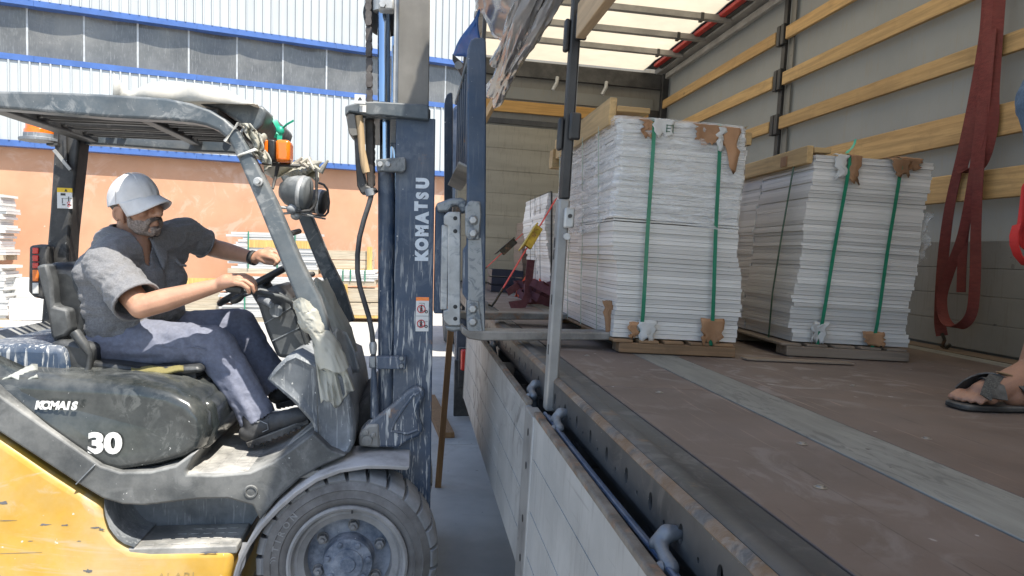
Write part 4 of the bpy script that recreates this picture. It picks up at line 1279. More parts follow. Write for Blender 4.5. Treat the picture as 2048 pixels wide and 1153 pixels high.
# --- front cowl
cw = [(533, 759), (548, 738), (570, 716), (592, 707), (625, 722), (690, 752), (702, 800), (710, 850), (709, 888), (700, 906), (685, 914), (640, 922), (600, 930), (606, 893), (622, 876), (627, 858), (618, 842), (585, 805)]
cp = ol(cw, 2.90)
rg = []
for y, d in ((2.905, .035), (2.893, .016), (2.90, .004), (2.93, 0), (3.0, 0), (3.3, .004), (3.8, 0), (3.88, .02)):
    rg.append([(x, y, z) for x, z in shrink(cp, d)])
cowl = fb(MB().rings(rg), 'front_cowl', COWLM, ang=60)
fb(MB().bar(P(632, 735, 2.889), P(638, 905, 2.889), .004, .004, (0, 1, 0)), 'cowl_seam', FRAMEM)
c = P(612, 914, 2.889)
fb(MB().lathe([(0, 0), (.004, -.002), (.009, -.002), (.011, .004)], c, 'y', 14), 'cowl_screw', COWLM)
# key panel: black grille and yellow tag
for k in range(4):
    fb(MB().bar(P(586, 724 - k * 5, 3.0 + .05 * k), P(622, 718 - k * 5, 3.0 + .05 * k), .03, .008, (0, 0, 1)), 'vent_slat', PICTO)
fb(MB().obox(P(614, 731, 2.97), (1, 0, -.2), (0, 1, 0), (0, 0, 1), .022, .03, .02), 'yellow_tag', YELINK, bevel=.003)

# --- fender
near = [(466, 1165), (474, 1130), (492, 1092), (517, 1056), (552, 1018), (590, 985), (632, 957), (680, 939), (735, 931), (780, 932), (819, 935)]
far = [(476, 1150), (486, 1112), (506, 1072), (530, 1035), (562, 998), (598, 966), (640, 940), (686, 916), (738, 898), (782, 899), (822, 905)]
rg = []
for (n_, f_) in zip(near, far):
    a = P(*n_, 2.79); b = P(*n_, 2.79); b = Vector((a.x, 3.06, a.z + .012))
    cdir = Vector((P(695, 1130, 2.79).x - a.x, 0, P(695, 1130, 2.79).z - a.z)).normalized()
    w = cdir * .016
    rg.append([a, a - w * .15 + Vector((0, .004, 0)), b, b + w, a + w + Vector((0, .003, 0))])
fb(MB().rings(rg), 'fender', FENDM, bevel=.003)
# hanging mud strip behind the wheel
rg = []
for k in range(9):
    py = 1085 + 12 * k
    px = 494 - 3.2 * k
    rg.append([P(px - 9 + rnd.uniform(-3, 3), py, 2.80), P(px + 6 + rnd.uniform(-3, 3), py, 2.80), P(px + 6, py, 2.86), P(px - 9, py, 2.86)])
fb(MB().rings(rg), 'fender_flap', FENDM)

# --- wheels
LUGM = mat('dusty_lug', (.19, .195, .20), .85, dust=.8, dscale=5, dustcol=(.34, .35, .37), bump=.12, bscale=60)
def wheel(c, R, lugs=26, name='wheel'):
    cx, cy, cz = c
    w = .235
    prof = [(R * .655, .010), (R * .70, .0), (R * .73, .003), (R * .738, -.001), (R * .745, .001), (R * .82, .004), (R * .828, .001), (R * .836, .004), (R * .895, .012), (R * .925, .026), (R * .94, .05), (R * .945, w / 2), (R * .94, w - .05), (R * .895, w - .012), (R * .70, w), (R * .655, w - .01)]
    t_ = MB().lathe(prof, (cx, cy, cz), 'y', 64).build(name, TYREM, fk, ang=50)
    lug = MB()
    for side in (0, 1):
        for k in range(lugs):
            a0 = 2 * pi * (k + .5 * side) / lugs
            da = 2 * pi / lugs
            y_a, y_b = (.012, w * .56) if side == 0 else (w * .44, w - .012)
            rings = []
            steps = [(y_a + .002, .885), (y_a + .0, .93), (y_a + .012, .975), (y_a + .03, .998), (y_b, 1.0)] if side == 0 else [(y_b - .002, .885), (y_b, .93), (y_b - .012, .975), (y_b - .03, .998), (y_a, 1.0)]
            for si, (yy, f) in enumerate(steps):
                tw = da * .22 * si / 4 * (1 if side == 0 else -1)
                h = da * (.41 if si < 2 else .395)
                ring = []
                for (ang, rr) in ((a0 - h + tw, R * f), (a0 + h + tw, R * f), (a0 + h * 1.08 + tw, R * .88), (a0 - h * 1.08 + tw, R * .88)):
                    ring.append((cx + rr * cos(ang), cy + yy + (.006 if rr < R * .9 and si < 3 else 0) * (1 if side == 0 else -1), cz + rr * sin(ang)))
                rings.append(ring)
            lug.rings(rings)
    lug.build('tread_lugs', LUGM, t_, bevel=.004, seg=2, kind='stuff')
    rim = MB().lathe([(R * .655, .012), (R * .655, -.004), (R * .63, -.010), (R * .605, -.006), (R * .595, .010), (R * .575, .018), (R * .55, .016), (R * .535, .02), (R * .48, .028), (R * .46, .07), (R * .455, .085)], (cx, cy, cz), 'y', 56).build('rim', RIMM, t_, ang=40)
    MB().box(cx + .012, cx + .019, cy - .009, cy + .01, cz + R * .575, cz + R * .612).build('rim_notch', PICTO, t_)
    MB().lathe([(R * .47, .075), (R * .40, .083), (R * .28, .075), (R * .2, .075)], (cx, cy, cz), 'y', 40).build('wheel_disc', HUBM, t_)
    MB().lathe([(R * .285, .085), (R * .275, .03), (R * .265, .012), (R * .20, .008), (R * .17, .004), (R * .165, -.002), (R * .09, -.004), (R * .08, -.009), (.0, -.009)], (cx, cy, cz), 'y', 36).build('hub', HUBM, t_, ang=40)
    for k in range(6):
        a = 2 * pi * (k + .38) / 6
        p = Vector((cx + R * .365 * cos(a), cy, cz + R * .365 * sin(a)))
        mb = MB().lathe([(.023, .080), (.023, .072), (.02, .070)], p, 'y', 14)
        mb.lathe([(.019, .074), (.019, .052), (.016, .050), (0, .050)], p, 'y', 6)
        mb.lathe([(.009, .05), (.009, .040), (.007, .038), (0, .038)], p, 'y', 10)
        mb.build('wheel_nut', RIMM, t_, ang=30)
    for k in range(7):
        a = 2 * pi * (k + .2) / 7
        p = Vector((cx + R * .225 * cos(a), cy, cz + R * .225 * sin(a)))
        MB().lathe([(.011, .012), (.011, .002), (.008, 0), (0, 0)], p, 'y', 8).build('hub_bolt', HUBM, t_)
    return t_
WC = P(695, 1130, 2.80)
WR = .352
fw = wheel((WC.x, 2.80, WR - .004), WR)
kids = [o for o in bpy.data.objects if o.parent == fw]
def clone(o, par, dx, dy, dz=0, extra=None):
    c = o.copy(); COL.objects.link(c); c.parent = par
    return c
def clone_tree(o, off):
    c = o.copy(); COL.objects.link(c)
    c.matrix_basis = Matrix.Translation(Vector(off)) @ o.matrix_basis
    for ch in [x for x in bpy.data.objects if x.parent == o]:
        d = ch.copy(); COL.objects.link(d); d.parent = c
    return c
clone_tree(fw, (0, 1.0, 0))
clone_tree(fw, (-1.72, .07, 0)); clone_tree(fw, (-1.72, .93, 0))
fb(MB().cyl((WC.x, 3.0, WR), (WC.x, 3.8, WR), .12, 20), 'axle', BLACK)
fb(MB().box(WC.x - .3, WC.x - .12, 3.06, 3.8, .2, .62), 'chassis_block', BLACK)
# raised TIRON lettering round the sidewall
def text_mesh(s, size, ext=.001, bold=.0):
    cu_ = bpy.data.curves.new('txt', 'FONT')
    cu_.body = s; cu_.size = size; cu_.extrude = ext; cu_.offset = bold
    cu_.align_x = 'CENTER'; cu_.align_y = 'CENTER'; cu_.resolution_u = 4
    to = bpy.data.objects.new('txt', cu_)
    COL.objects.link(to)
    bpy.context.view_layer.update()
    dg = bpy.context.evaluated_depsgraph_get()
    me = bpy.data.meshes.new_from_object(to.evaluated_get(dg))
    bpy.data.objects.remove(to)
    return me
def text_obj(name, s, size, M, m, parent, ext=.001, bold=0):
    me = text_mesh(s, size, ext, bold)
    me.name = name
    me.transform(M)
    me.materials.clear(); me.materials.append(m)
    o = bpy.data.objects.new(name, me)
    COL.objects.link(o)
    put(o, parent)
    return o
NEARF = Matrix(((1, 0, 0, 0), (0, 0, -1, 0), (0, 1, 0, 0), (0, 0, 0, 1)))   # text reads on a face looking at -y
for ch, ang in zip('TIRON', (167, 160.5, 154, 146, 137.5)):
    a = radians(ang)
    r_ = WR * .785
    M_ = Matrix.Translation((WC.x + r_ * cos(a), 2.803, WR + r_ * sin(a))) @ Matrix.Rotation(-(a - pi / 2), 4, 'Y') @ NEARF
    text_obj('tyre_letter', ch, .034, M_, RIMM, fw, .0015, .0006)
for k, ang in enumerate((176, 178.5)):
    a = radians(ang); r_ = WR * .785
    MB().tube([(WC.x + r_ * cos(a) + .012 * cos(b), 2.8025, WR + r_ * sin(a) + .012 * sin(b)) for b in [radians(60 + 30 * q) for q in range(5)]], .002, 6).build('tyre_mark', RIMM, fw)

# --- lettering on hood and body
def on_near(px, py, Y): return P(px, py, Y)
c = on_near(114, 812, 2.868)
HT = Matrix.Rotation(radians(2), 4, 'Y')
for ch, px in zip('KOMA1S', (78.5, 92, 108.5, 124.5, 136.5, 149)):
    c = on_near(px, 811.5 + (px - 78) * .02, 2.879)
    text_obj('hood_letter', ch, .041, Matrix.Translation(c) @ Matrix.Rotation(radians(1), 4, 'Y') @ NEARF @ Matrix(((1, .2, 0, 0), (0, 1, 0, 0), (0, 0, 1, 0), (0, 0, 0, 1))), WHITEP, hood_o, .0012, .0022)
for ch, px in (('3', 192), ('0', 226)):
    c = on_near(px, 889, 2.8742)
    text_obj('hood_letter', ch, .105, Matrix.Translation(c) @ Matrix.Rotation(radians(1), 4, 'Y') @ NEARF @ Matrix.Diagonal((1.15, 1, 1, 1)), WHITEP, hood_o, .0012, .0052)
c = on_near(352, 1156, 2.858)
text_obj('body_lettering', 'ALARI', .052, Matrix.Translation(c) @ NEARF, mat('worn_grey_lettering', (.36, .26, .10), .7), fk, .0006, -.0006)
# scrapes on the yellow paint: thin chips of bare grey
SCR_ = mat('bare_scrape', (.13, .13, .14), .6, var=.3)
for (px, py, w, h) in ((6, 1006, 22, 6), (88, 1050, 22, 3.5), (130, 1051, 13, 4), (190, 1056, 18, 3), (203, 1060, 10, 5), (176, 1143, 18, 7), (12, 1042, 32, 1.2), (60, 1083, 9, 1.6), (158, 1083, 8, 1.6), (30, 1107, 90, .7), (420, 1106, 40, 4)):
    a = P(px, py, 2.8585); s = 2.8585 / FPX
    n_ = 15
    ring = [(a.x + s * w * .5 * cos(2 * pi * k / n_) * rnd.uniform(.45, 1.2), a.z + s * h * .5 * sin(2 * pi * k / n_) * rnd.uniform(.25, 1.4)) for k in range(n_)]
    fb(MB().prism(ring, 2.8588, 2.8605), 'paint_scrape', SCR_)

# --- seat
bk = [(84, 530), (110, 525), (150, 524), (172, 540), (190, 590), (192, 640), (178, 690), (172, 725), (125, 740), (110, 690), (100, 640)]
fb(MB().prism(ol(bk, 3.2), 3.16, 3.72), 'seat_backrest', SEATM, bevel=.05, seg=4)
shell = [(76, 532), (98, 527), (108, 560), (112, 612), (140, 618), (146, 660), (135, 672), (112, 680), (106, 672), (98, 620)]
fb(MB().prism(ol(shell, 3.12), 3.10, 3.20), 'seat_bolster', mat('seat_shell', (.045, .048, .05), .45, dust=.5, dscale=6, dustcol=(.3, .31, .31)), bevel=.012)
fb(MB().prism(ol([(98, 690), (118, 678), (190, 690), (186, 745), (118, 752), (104, 730)], 3.1), 3.08, 3.7), 'seat_hinge_cover', SEATM, bevel=.02)
fb(MB().prism(ol([(115, 712), (200, 722), (300, 735), (400, 730), (408, 745), (340, 752), (200, 750), (115, 756)], 3.12), 3.1, 3.75), 'seat_cushion', SEATM, bevel=.018, seg=3)
fb(MB().tube([P(150, 665, 3.07), P(168, 690, 3.06), P(180, 710, 3.06), P(178, 735, 3.06), P(170, 752, 3.06)], [.022, .02, .012, .011, .02], 10), 'seat_belt_stalk', SEATM)

# --- dash column, steering wheel, levers
fb(MB().prism(ol([(516, 590), (560, 566), (590, 600), (612, 660), (628, 716), (560, 712), (538, 660)], 3.35), 3.28, 3.62), 'dash_column', DASHM, bevel=.02, seg=3)
for pts in (((528, 648), (600, 604)), ((545, 682), (610, 650))):
    fb(MB().bar(P(*pts[0], 3.276), P(*pts[1], 3.276), .004, .005, (0, 1, 0)), 'dash_seam', COWLM)
swc = P(516, 566, 3.42)
ax = Vector((-.50, -.05, .86)).normalized()
e1 = ax.orthogonal().normalized(); e2 = ax.cross(e1)
sw = fb(MB().tube([swc + e1 * .185 * cos(a) + e2 * .185 * sin(a) for a in [2 * pi * k / 36 for k in range(36)]], .015, 10, closed=True), 'steering_wheel', SEATM)
for k in range(3):
    a = 2 * pi * k / 3 + .6
    MB().bar(swc - ax * .03, swc + e1 * .18 * cos(a) + e2 * .18 * sin(a), .035, .012, ax).build('wheel_spoke', SEATM, sw, bevel=.004)
MB().cyl(swc - ax * .16, swc + ax * .0, .05, 16).build('wheel_hub', DASHM, sw)
fb(MB().tube([swc - ax * .14, P(560, 640, 3.42), P(590, 700, 3.42)], .045, 12), 'steering_column', DASHM)
kb = P(466, 577, 3.02)
lv = fb(MB().tube([P(486, 582, 3.02), P(520, 586, 3.05), P(560, 594, 3.10), P(583, 606, 3.14), P(594, 630, 3.16), P(604, 660, 3.18), P(618, 705, 3.2)], [.008, .009, .010, .010, .009, .009, .009], 10), 'control_lever', DASHM)
MB().tube([P(450, 575, 3.02), P(454, 575.5, 3.02), P(462, 576, 3.02), P(474, 578, 3.02), P(484, 581, 3.02), P(488, 582, 3.02)], [.008, .018, .021, .0205, .018, .008], 14).build('lever_knob', SEATM, lv)
lv2 = fb(MB().tube([P(486, 592, 3.16), P(520, 580, 3.18), P(560, 588, 3.2), P(590, 612, 3.22), P(606, 660, 3.24), P(622, 700, 3.26)], [.008, .008, .009, .009, .009, .009], 8), 'control_lever', DASHM)
MB().tube([P(462, 605, 3.16), P(468, 601, 3.16), P(478, 596, 3.16), P(488, 590, 3.16)], [.01, .017, .018, .009], 12).build('lever_knob', SEATM, lv2)
fb(MB().tube([P(520, 600, 3.27), P(535, 604, 3.2), P(543, 612, 3.16)], [.012, .018, .012], 10), 'indicator_stalk', COWLM)
fb(MB().cyl(P(552, 622, 3.29), P(552, 622, 3.24), .028, 16), 'ignition_barrel', COWLM)

# --- overhead guard
outer = [(-92, 181), (0, 182), (110, 184), (220, 189), (330, 196), (380, 206), (420, 220), (450, 238), (476, 262), (500, 302), (551, 402), (600, 520), (640, 600), (668, 690)]
inner = [(630, 700), (604, 625), (560, 520), (512, 402), (476, 318), (456, 279), (436, 261), (412, 251), (384, 245), (330, 240), (220, 235), (110, 226), (0, 217), (-92, 213)]
gb = fb(MB().prism(ol(outer + inner, 2.87), 2.87, 2.95), 'guard_frame', PAINT, bevel=.010, seg=3)
gb2 = fb(MB().prism(ol(outer + inner, 2.87), 3.80, 3.88), 'guard_frame', PAINT, bevel=.010, seg=3)
gp = ol(outer, 2.87)
ztop = P(250, 189, 2.87).z
xr0, xr1 = -1.56, P(420, 230, 2.87).x
# rear cross member, front cross member and the roof bars between
fb(MB().box(xr0 - .06, xr0 + .02, 2.951, 3.799, ztop - .062, ztop - .02), 'guard_cross_bar', BLACK, bevel=.008)
fb(MB().box(xr1 - .06, xr1 + .01, 2.951, 3.799, ztop - .075, ztop - .02), 'guard_cross_bar', BLACK, bevel=.008)
xm = (xr0 + xr1) / 2 + .08
fb(MB().box(xm - .02, xm + .03, 2.951, 3.799, ztop - .06, ztop - .015), 'guard_cross_bar', BLACK, bevel=.006)
for k in range(4):
    y = 3.05 + k * .205
    for (a, b) in ((xr0 + .05, xm - .03), (xm + .04, xr1 - .07)):
        fb(MB().tube([(a, y - .052, ztop - .035), (b, y - .052, ztop - .035), (b + .03, y - .03, ztop - .035), (b + .036, y, ztop - .035), (b + .03, y + .03, ztop - .035), (b, y + .052, ztop - .035), (a, y + .052, ztop - .035), (a - .03, y + .03, ztop - .035), (a - .036, y, ztop - .035), (a - .03, y - .03, ztop - .035)], .0125, 8, closed=True), 'guard_roof_loop', BLACK)
        fb(MB().box(a, b, y - .012, y + .012, ztop - .045, ztop - .020), 'guard_roof_bar', BLACK, bevel=.004)
for px in (222, 245, 457):
    c = P(px, 268 + (px - 222) * .04, 3.79)
    fb(MB().lathe([(0, -.012), (.016, -.012), (.02, -.004), (.02, .004)], c, 'y', 12), 'guard_bolt', GALV)
# far rear pillar
rp = [(122, 262), (172, 268), (150, 470), (140, 640), (130, 720), (88, 720), (100, 560), (112, 420)]
pil = fb(MB().prism(ol(rp, 3.80), 3.74, 3.86), 'rear_pillar', BLACK, bevel=.012)
fb(MB().prism([(x - .0, z) for x, z in ol(rp, 2.86 * .98)], 0, 0.001), 'tmp', BLACK) if False else None
# near rear pillar stands outside the left edge of the picture
npx = [(x, z) for x, z in ol(rp, 3.80)]
fb(MB().prism(npx, 2.88, 2.97), 'rear_pillar', BLACK, bevel=.012)
fb(MB().bar(P(132, 268, 3.735), P(134, 335, 3.735), .012, .03, (0, 1, 0)), 'pillar_gusset', BLACK)
fb(MB().bar(P(108, 300, 3.7), P(141, 340, 3.72), .014, .012, (0, 1, 0)), 'beacon_stay', GALV)
# warning sticker on the pillar
s0, s1 = P(115, 417, 3.735), P(145, 417, 3.735); zt1 = P(118, 376, 3.735).z; zt2 = P(118, 385, 3.735).z
st = fb(MB().box(s0.x, s1.x, 3.732, 3.7385, s0.z, zt2), 'sticker', WHITEP)
MB().box(s0.x, s1.x, 3.7318, 3.7385, zt2 + .0002, zt1).build('sticker_header', YELINK, st)
MB().prism([(s0.x + .033, zt2 + .004), (s0.x + .046, zt2 + .004), (s0.x + .0395, zt1 - .003)], 3.7305, 3.7316).build('sticker_triangle', PICTO, st)
for (u, v, w, h) in ((.25, .80, .3, .12), (.2, .3, .04, .28), (.3, .2, .2, .05), (.62, .45, .05, .25), (.7, .2, .2, .05), (.5, .62, .7, .012)):
    a = s0.x + (s1.x - s0.x) * u; b = s0.z + (zt2 - s0.z) * v
    MB().box(a - .5 * w * .07 + .01, a + .5 * w * .07 + .01, 3.7305, 3.7316, b, b + h * .09).build('sticker_mark', PICTO, st)
for v in (.35, .18):
    c = Vector((s0.x + (s1.x - s0.x) * .78, 3.7312, s0.z + (zt2 - s0.z) * v))
    MB().tube([c + Vector((.006 * cos(a), 0, .006 * sin(a))) for a in [2 * pi * k / 14 for k in range(14)]], .0012, 5, closed=True).build('sticker_mark', REDINK, st)
# tail lamp cluster on the rear pillar
tl = fb(MB().prism(ol([(62, 492), (84, 489), (100, 492), (100, 560), (92, 600), (70, 594), (60, 584)], 3.68), 3.66, 3.73), 'tail_lamp', BLACK, bevel=.012)
for (y0, y1, m) in ((496, 508, REDL), (511, 523, REDL), (526, 537, REDL), (540, 563, ORANGE), (566, 588, CLEARL)):
    a, b = P(65.5, y1, 3.657), P(77.5, y0, 3.657)
    MB().box(a.x, b.x, 3.652, 3.6595, a.z, b.z).build('lamp_lens', m, tl, bevel=.003)
# beacon
c = P(79, 283, 3.74)
bc = fb(MB().lathe([(.0, .0), (.085, .0), (.085, .012), (.066, .016), (.066, .034)], c, 'z', 24), 'beacon', COWLM)
MB().lathe([(.064, .034), (.064, .052), (.058, .055), (.056, .075), (.0565, .077), (.054, .095), (.0545, .097), (.052, .118), (.04, .126), (0, .127)], c, 'z', 24).build('beacon_lens', ORANGE, bc, ang=25)
fb(MB().bar(P(98, 290, 3.74), P(120, 290, 3.74), .05, .012), 'beacon_bracket', BLACK)
fb(MB().bar(P(113, 292, 3.74), P(114, 262, 3.74), .02, .015, (0, 1, 0)), 'beacon_bracket', BLACK)

# --- header box on the front of the guard
hb = [(396, 207), (440, 206), (522, 211), (530, 216), (533, 226), (524, 252), (512, 264), (500, 263), (476, 243), (440, 220)]
fb(MB().prism(ol(hb, 3.0), 3.0, 3.62), 'header_box', PAINT, bevel=.012, seg=3)
for k in range(4):
    c = P(536 + 9 * k, 233 + 11 * k, 3.06 + .09 * k)
    fb(MB().lathe([(0, .002), (.005, .002), (.006, 0)], (P(533, 226, 3.0).x + .0025 - .02, 3.05 + .12 * k, P(533, 236, 3.0).z), (Vector((0, 1, 0)), Vector((0, 0, 1)), Vector((1, 0, 0))), 10), 'header_rivet', WHITEP)

# --- white plastic ties and a torn sheet round the front pillar
WHT = mat('white_tie', (.66, .66, .62), .5, var=.1, bump=.2, dust=.2)
for (a, b) in (((476, 248), (450, 281)), ((509, 299), (478, 312))):
    p, q = P(*a, 2.862), P(*b, 2.862)
    fb(MB().tube([p, q, q + Vector((0, .10, 0)), p + Vector((0, .10, 0))], .0065, 8, closed=True), 'white_tie', WHT)
rows = []
pth = [(478, 247), (490, 258), (499, 280), (506, 300), (512, 312), (524, 325)]
for i in range(16):
    u = i / 15 * (len(pth) - 1); k = min(int(u), len(pth) - 2); f = u - k
    px = pth[k][0] + (pth[k + 1][0] - pth[k][0]) * f; py = pth[k][1] + (pth[k + 1][1] - pth[k][1]) * f
    rows.append([P(px + 4 * sin(i * 1.1) + j * 4.5, py + 1.5 * j * sin(i), 2.90 + .02 * sin(i + j * 2)) for j in range(6)])
fb(MB().sheet(rows), 'torn_sheet', WRAPM, solid=.002)
rows = [[P(510 + 22 * i / 7 + 3 * sin(j), 268 + 52 * j / 9 + 2 * sin(i * 2 + j), 3.02 - .06 * sin(pi * i / 7)) for i in range(8)] for j in range(10)]
fb(MB().sheet(rows), 'torn_sheet', WRAPM, solid=.003)
rows = [[P(528 + 110 * i / 13, 322 + 30 * j / 6 + 5 * sin(i * 1.2 + j * .8) + 8 * (i / 13), 3.18 + .07 * sin(i * .9 + j)) for i in range(14)] for j in range(7)]
fb(MB().sheet(rows), 'torn_sheet', WRAPM, solid=.003)
for k in range(5):
    a = P(575 + 13 * k, 330 + 3 * sin(k * 2), 3.1)
    fb(MB().tube([a, a + Vector((.03, .01, .02 * sin(k))), a + Vector((.06, -.01, .03 * cos(k * 1.7)))], [.012, .016, .004], 8), 'tied_rag', WRAPM)
# --- turn signals
def signal(px0, px1, py0, py1, Y, dpt):
    a, b = P(px0, py1, Y), P(px1, py0, Y)
    xs = a.x + (b.x - a.x) * .14; xm_ = a.x + (b.x - a.x) * .42
    o = fb(MB().box(xs, xm_, Y - .001, Y + dpt, a.z, b.z), 'turn_signal', SEATM, bevel=.006)
    MB().box(a.x, xs - .0005, Y, Y + dpt, a.z + .002, b.z - .002).build('signal_lens', ORANGE, o, bevel=.004)
    MB().box(xm_ + .0005, b.x, Y - .003, Y + dpt, a.z - .002, b.z + .002).build('signal_lens', ORANGE, o, bevel=.014, seg=3)
signal(528, 580, 281, 322, 2.99, .09)
signal(594, 616, 338, 354, 3.66, .09)
fb(MB().tube([P(524, 326, 3.03), P(555, 330, 3.03), P(600, 332, 3.06)], .007, 8), 'lamp_bracket', BLACK)
fb(MB().tube([P(556, 328, 3.03), P(552, 350, 3.03), P(545, 378, 3.0)], [.009, .007, .006], 8), 'lamp_bracket', BLACK)
# --- head lamps, seen from behind
def lamp(px, py, rx, ry, Y, m, tilt):
    c = P(px, py, Y)
    r_ = ry * Y / FPX
    d = Vector((1, -.15, tilt)).normalized()
    e1 = Vector((0, 0, 1)) - d * d.z; e1.normalize(); e2 = d.cross(e1)
    o = fb(MB().lathe([(0, -.085), (r_ * .45, -.08), (r_ * .8, -.055), (r_ * .97, -.02), (r_, .0), (r_, .028), (r_ * .9, .034), (0, .036)], c, (e1, e2, d), 24), 'head_lamp', m, ang=50)
    MB().lathe([(r_ * 1.0, .0), (r_ * 1.03, .004), (r_ * 1.03, .012), (r_, .016)], c, (e1, e2, d), 24).build('lamp_ring', GALV, o)
    return c, d
LAMPM = mat('lamp_housing', (.09, .10, .105), .45, dust=.75, dscale=9, dustcol=(.36, .38, .39))
lamp(601, 386, 26, 33, 3.06, LAMPM, -.12)
lamp(637, 404, 18, 24, 3.72, SEATM, -.12)
for Y, pts in ((3.03, [(590, 424), (620, 422), (628, 414), (633, 400), (633, 345), (630, 338)]), (3.66, [(620, 431), (650, 432), (656, 425), (658, 405), (655, 380), (648, 370), (637, 366)])):
    fb(MB().tube([P(a, b, Y) for a, b in pts], .006, 8), 'lamp_guard', BLACK)
fb(MB().tube([P(560, 415, 3.03), P(585, 417, 3.03), P(600, 419, 3.04)], .006, 8), 'lamp_bracket', GALV)
fb(MB().tube([P(562, 428, 3.1), P(590, 426, 3.1), P(620, 432, 3.4), P(650, 438, 3.6)], .005, 8), 'lamp_bracket', GALV)
fb(MB().ball(P(584, 419, 3.03), (.022, .02, .022)), 'lamp_joint', COWLM)
fb(MB().ball(P(592, 432, 3.05), (.022, .02, .018)), 'lamp_joint', GALV)
# pillar stub and spacers between the two front pillars
c = P(517, 364, 2.86)
fb(MB().lathe([(0, -.03), (.010, -.03), (.011, -.012), (.017, -.01), (.017, .012)], c, 'y', 14), 'pillar_stub', GALV)
for (a, b) in (((580, 468), (598, 463)), ((606, 553), (625, 549))):
    fb(MB().cyl(P(*a, 3.0), P(*b, 3.3), .012), 'pillar_spacer', BLACK)

# --- dusty plastic wrapped round the pillar feet
def wrap(path, Y, seed, name='plastic_wrap', dep=.12, mm=WRAPM, n=64):
    r_ = random.Random(seed)
    dn = []
    for q_ in range(len(path) - 1):
        for k in range(3): dn.append(tuple(path[q_][w_] + (path[q_ + 1][w_] - path[q_][w_]) * k / 3 for w_ in range(3)))
    path = dn + [path[-1]]
    rg = []
    for i, (px, py, hw) in enumerate(path):
        c = P(px, py, Y); s = Y / FPX
        ring = []
        for k in range(n):
            a = 2 * pi * k / n
            wob = .93 + .16 * (.28 - abs(noise.noise(Vector((cos(a) * 2.6, sin(a) * 2.6, i * .22 + seed)))) + .9 * (.25 - abs(noise.noise(Vector((cos(a) * 6, sin(a) * 6, i * .45 + seed))))))
            ring.append(c + Vector((cos(a) * hw * s * wob, sin(a) * dep * .5 * wob, .008 * sin(3 * a + i * .4))))
        rg.append(ring)
    return fb(MB().rings(rg, True, False), name, mm, ang=75)
wrap([(606, 598, 20), (609, 606, 22), (612, 618, 24), (616, 621, 26), (621, 634, 27), (624, 642, 29), (630, 655, 27), (634, 660, 26), (641, 668, 25), (652, 684, 27), (657, 700, 29), (662, 716, 30), (668, 738, 30)], 2.90, 1, dep=.11)
# loose tails hanging below
rows = []
for j in range(30):
    v = j / 29
    row = []
    for i in range(26):
        u = i / 25
        cr_ = abs(noise.noise(Vector((u * 5.5 + v * .8, v * 1.1, 2.0))))
        c2 = abs(noise.noise(Vector((u * 12 - v * 2, v * 3, 5.0))))
        ragged = 1 + .16 * noise.noise(Vector((u * 6, .3, 8.0))) + .02 * noise.noise(Vector((u * 19, .3, 1.0)))
        row.append(P(626 + 16 * v + (48 + 20 * v) * u, 688 + 122 * v * (1 - .55 * max(0, u - .5)) * ragged, 2.872 + .035 * cr_ + .008 * c2 + .015 * u))
    rows.append(row)
fb(MB().sheet(rows), 'plastic_wrap', WRAPM, solid=.0015, ang=75)
wrap([(640, 560, 12), (645, 575, 16), (650, 590, 20), (652, 606, 24), (660, 625, 28), (668, 645, 30), (676, 668, 30), (684, 690, 28), (692, 715, 26), (700, 735, 22)], 3.6, 5, dep=.22)
rows = []
for j in range(12):
    v = j / 11
    rows.append([P(655 + 18 * v + (36 + 16 * v) * u + 3 * sin(7 * u + 4 * v), 660 + 112 * v * (1 - .3 * u) + 5 * sin(8 * u), 3.15 + .02 * sin(9 * u + 3 * v)) for u in [i / 9 for i in range(10)]])
fb(MB().sheet(rows), 'plastic_wrap', mat('grey_wrap', (.24, .235, .22), .6, dust=.5, bump=.5, bscale=8, trans=.15), solid=.002)

# ================================================================ mast
YM = 3.0
def mast_pair(name, poly, m, y0, y1, ya, yb, **k):
    o1 = fb(MB().prism(poly, y0, y1), name, m, **k)
    o2 = fb(MB().prism(poly, ya, yb), name, m, **k)
    return o1
# outer channels: front and rear flange with a web that shows to the near side
xa, xb = P(789, 700, YM).x, P(867.5, 700, YM).x
zt_o = P(830, 236, YM).z
mast_pair('mast_rail', [(xa, .06), (xb, .06), (xb - .01, zt_o), (xa - .008, zt_o)], MASTB, YM, YM + .075, 3.725, 3.80, bevel=.004)
xi0, xi1 = P(785, 100, YM + .03).x, P(863, 100, YM + .03).x
mast_pair('inner_rail', [(xi0 + .03, .3), (xi1, .3), (xi1 - .012, 3.35), (xi0 + .02, 3.35)], MASTIN, YM + .012, YM + .09, 3.70, 3.79, bevel=.004)
fb(MB().box(xi0 + .004, xi0 + .026, YM + .03, YM + .085, zt_o + .001, 3.35), 'rail_flange', GALV, bevel=.003)
fb(MB().box(xi0 + .026, xi0 + .042, YM + .018, YM + .08, zt_o + .001, 3.35), 'rail_lip', MASTIN, bevel=.003)
# cross member with its left bracket
zc0, zc1 = P(830, 243, 2.97).z, P(830, 207, 2.97).z
xl = P(690, 220, 2.97).x
fb(MB().prism(ol([(690, 212), (720, 204), (750, 203), (858, 209), (858, 241), (760, 231), (745, 232), (700, 224), (690, 232)], 2.965), 2.965, 2.998), 'mast_cross_plate', PAINT, bevel=.006)
fb(MB().box(xl + .02, xb - .03, 3.01, 3.80, zc0 + .012, zc1 - .01), 'mast_cross_member', PAINT, bevel=.008)
fb(MB().prism(ol([(691, 226), (710, 228), (716, 272), (704, 274), (698, 268)], 2.98), 2.975, 3.1), 'mast_bracket', MASTIN, bevel=.004)
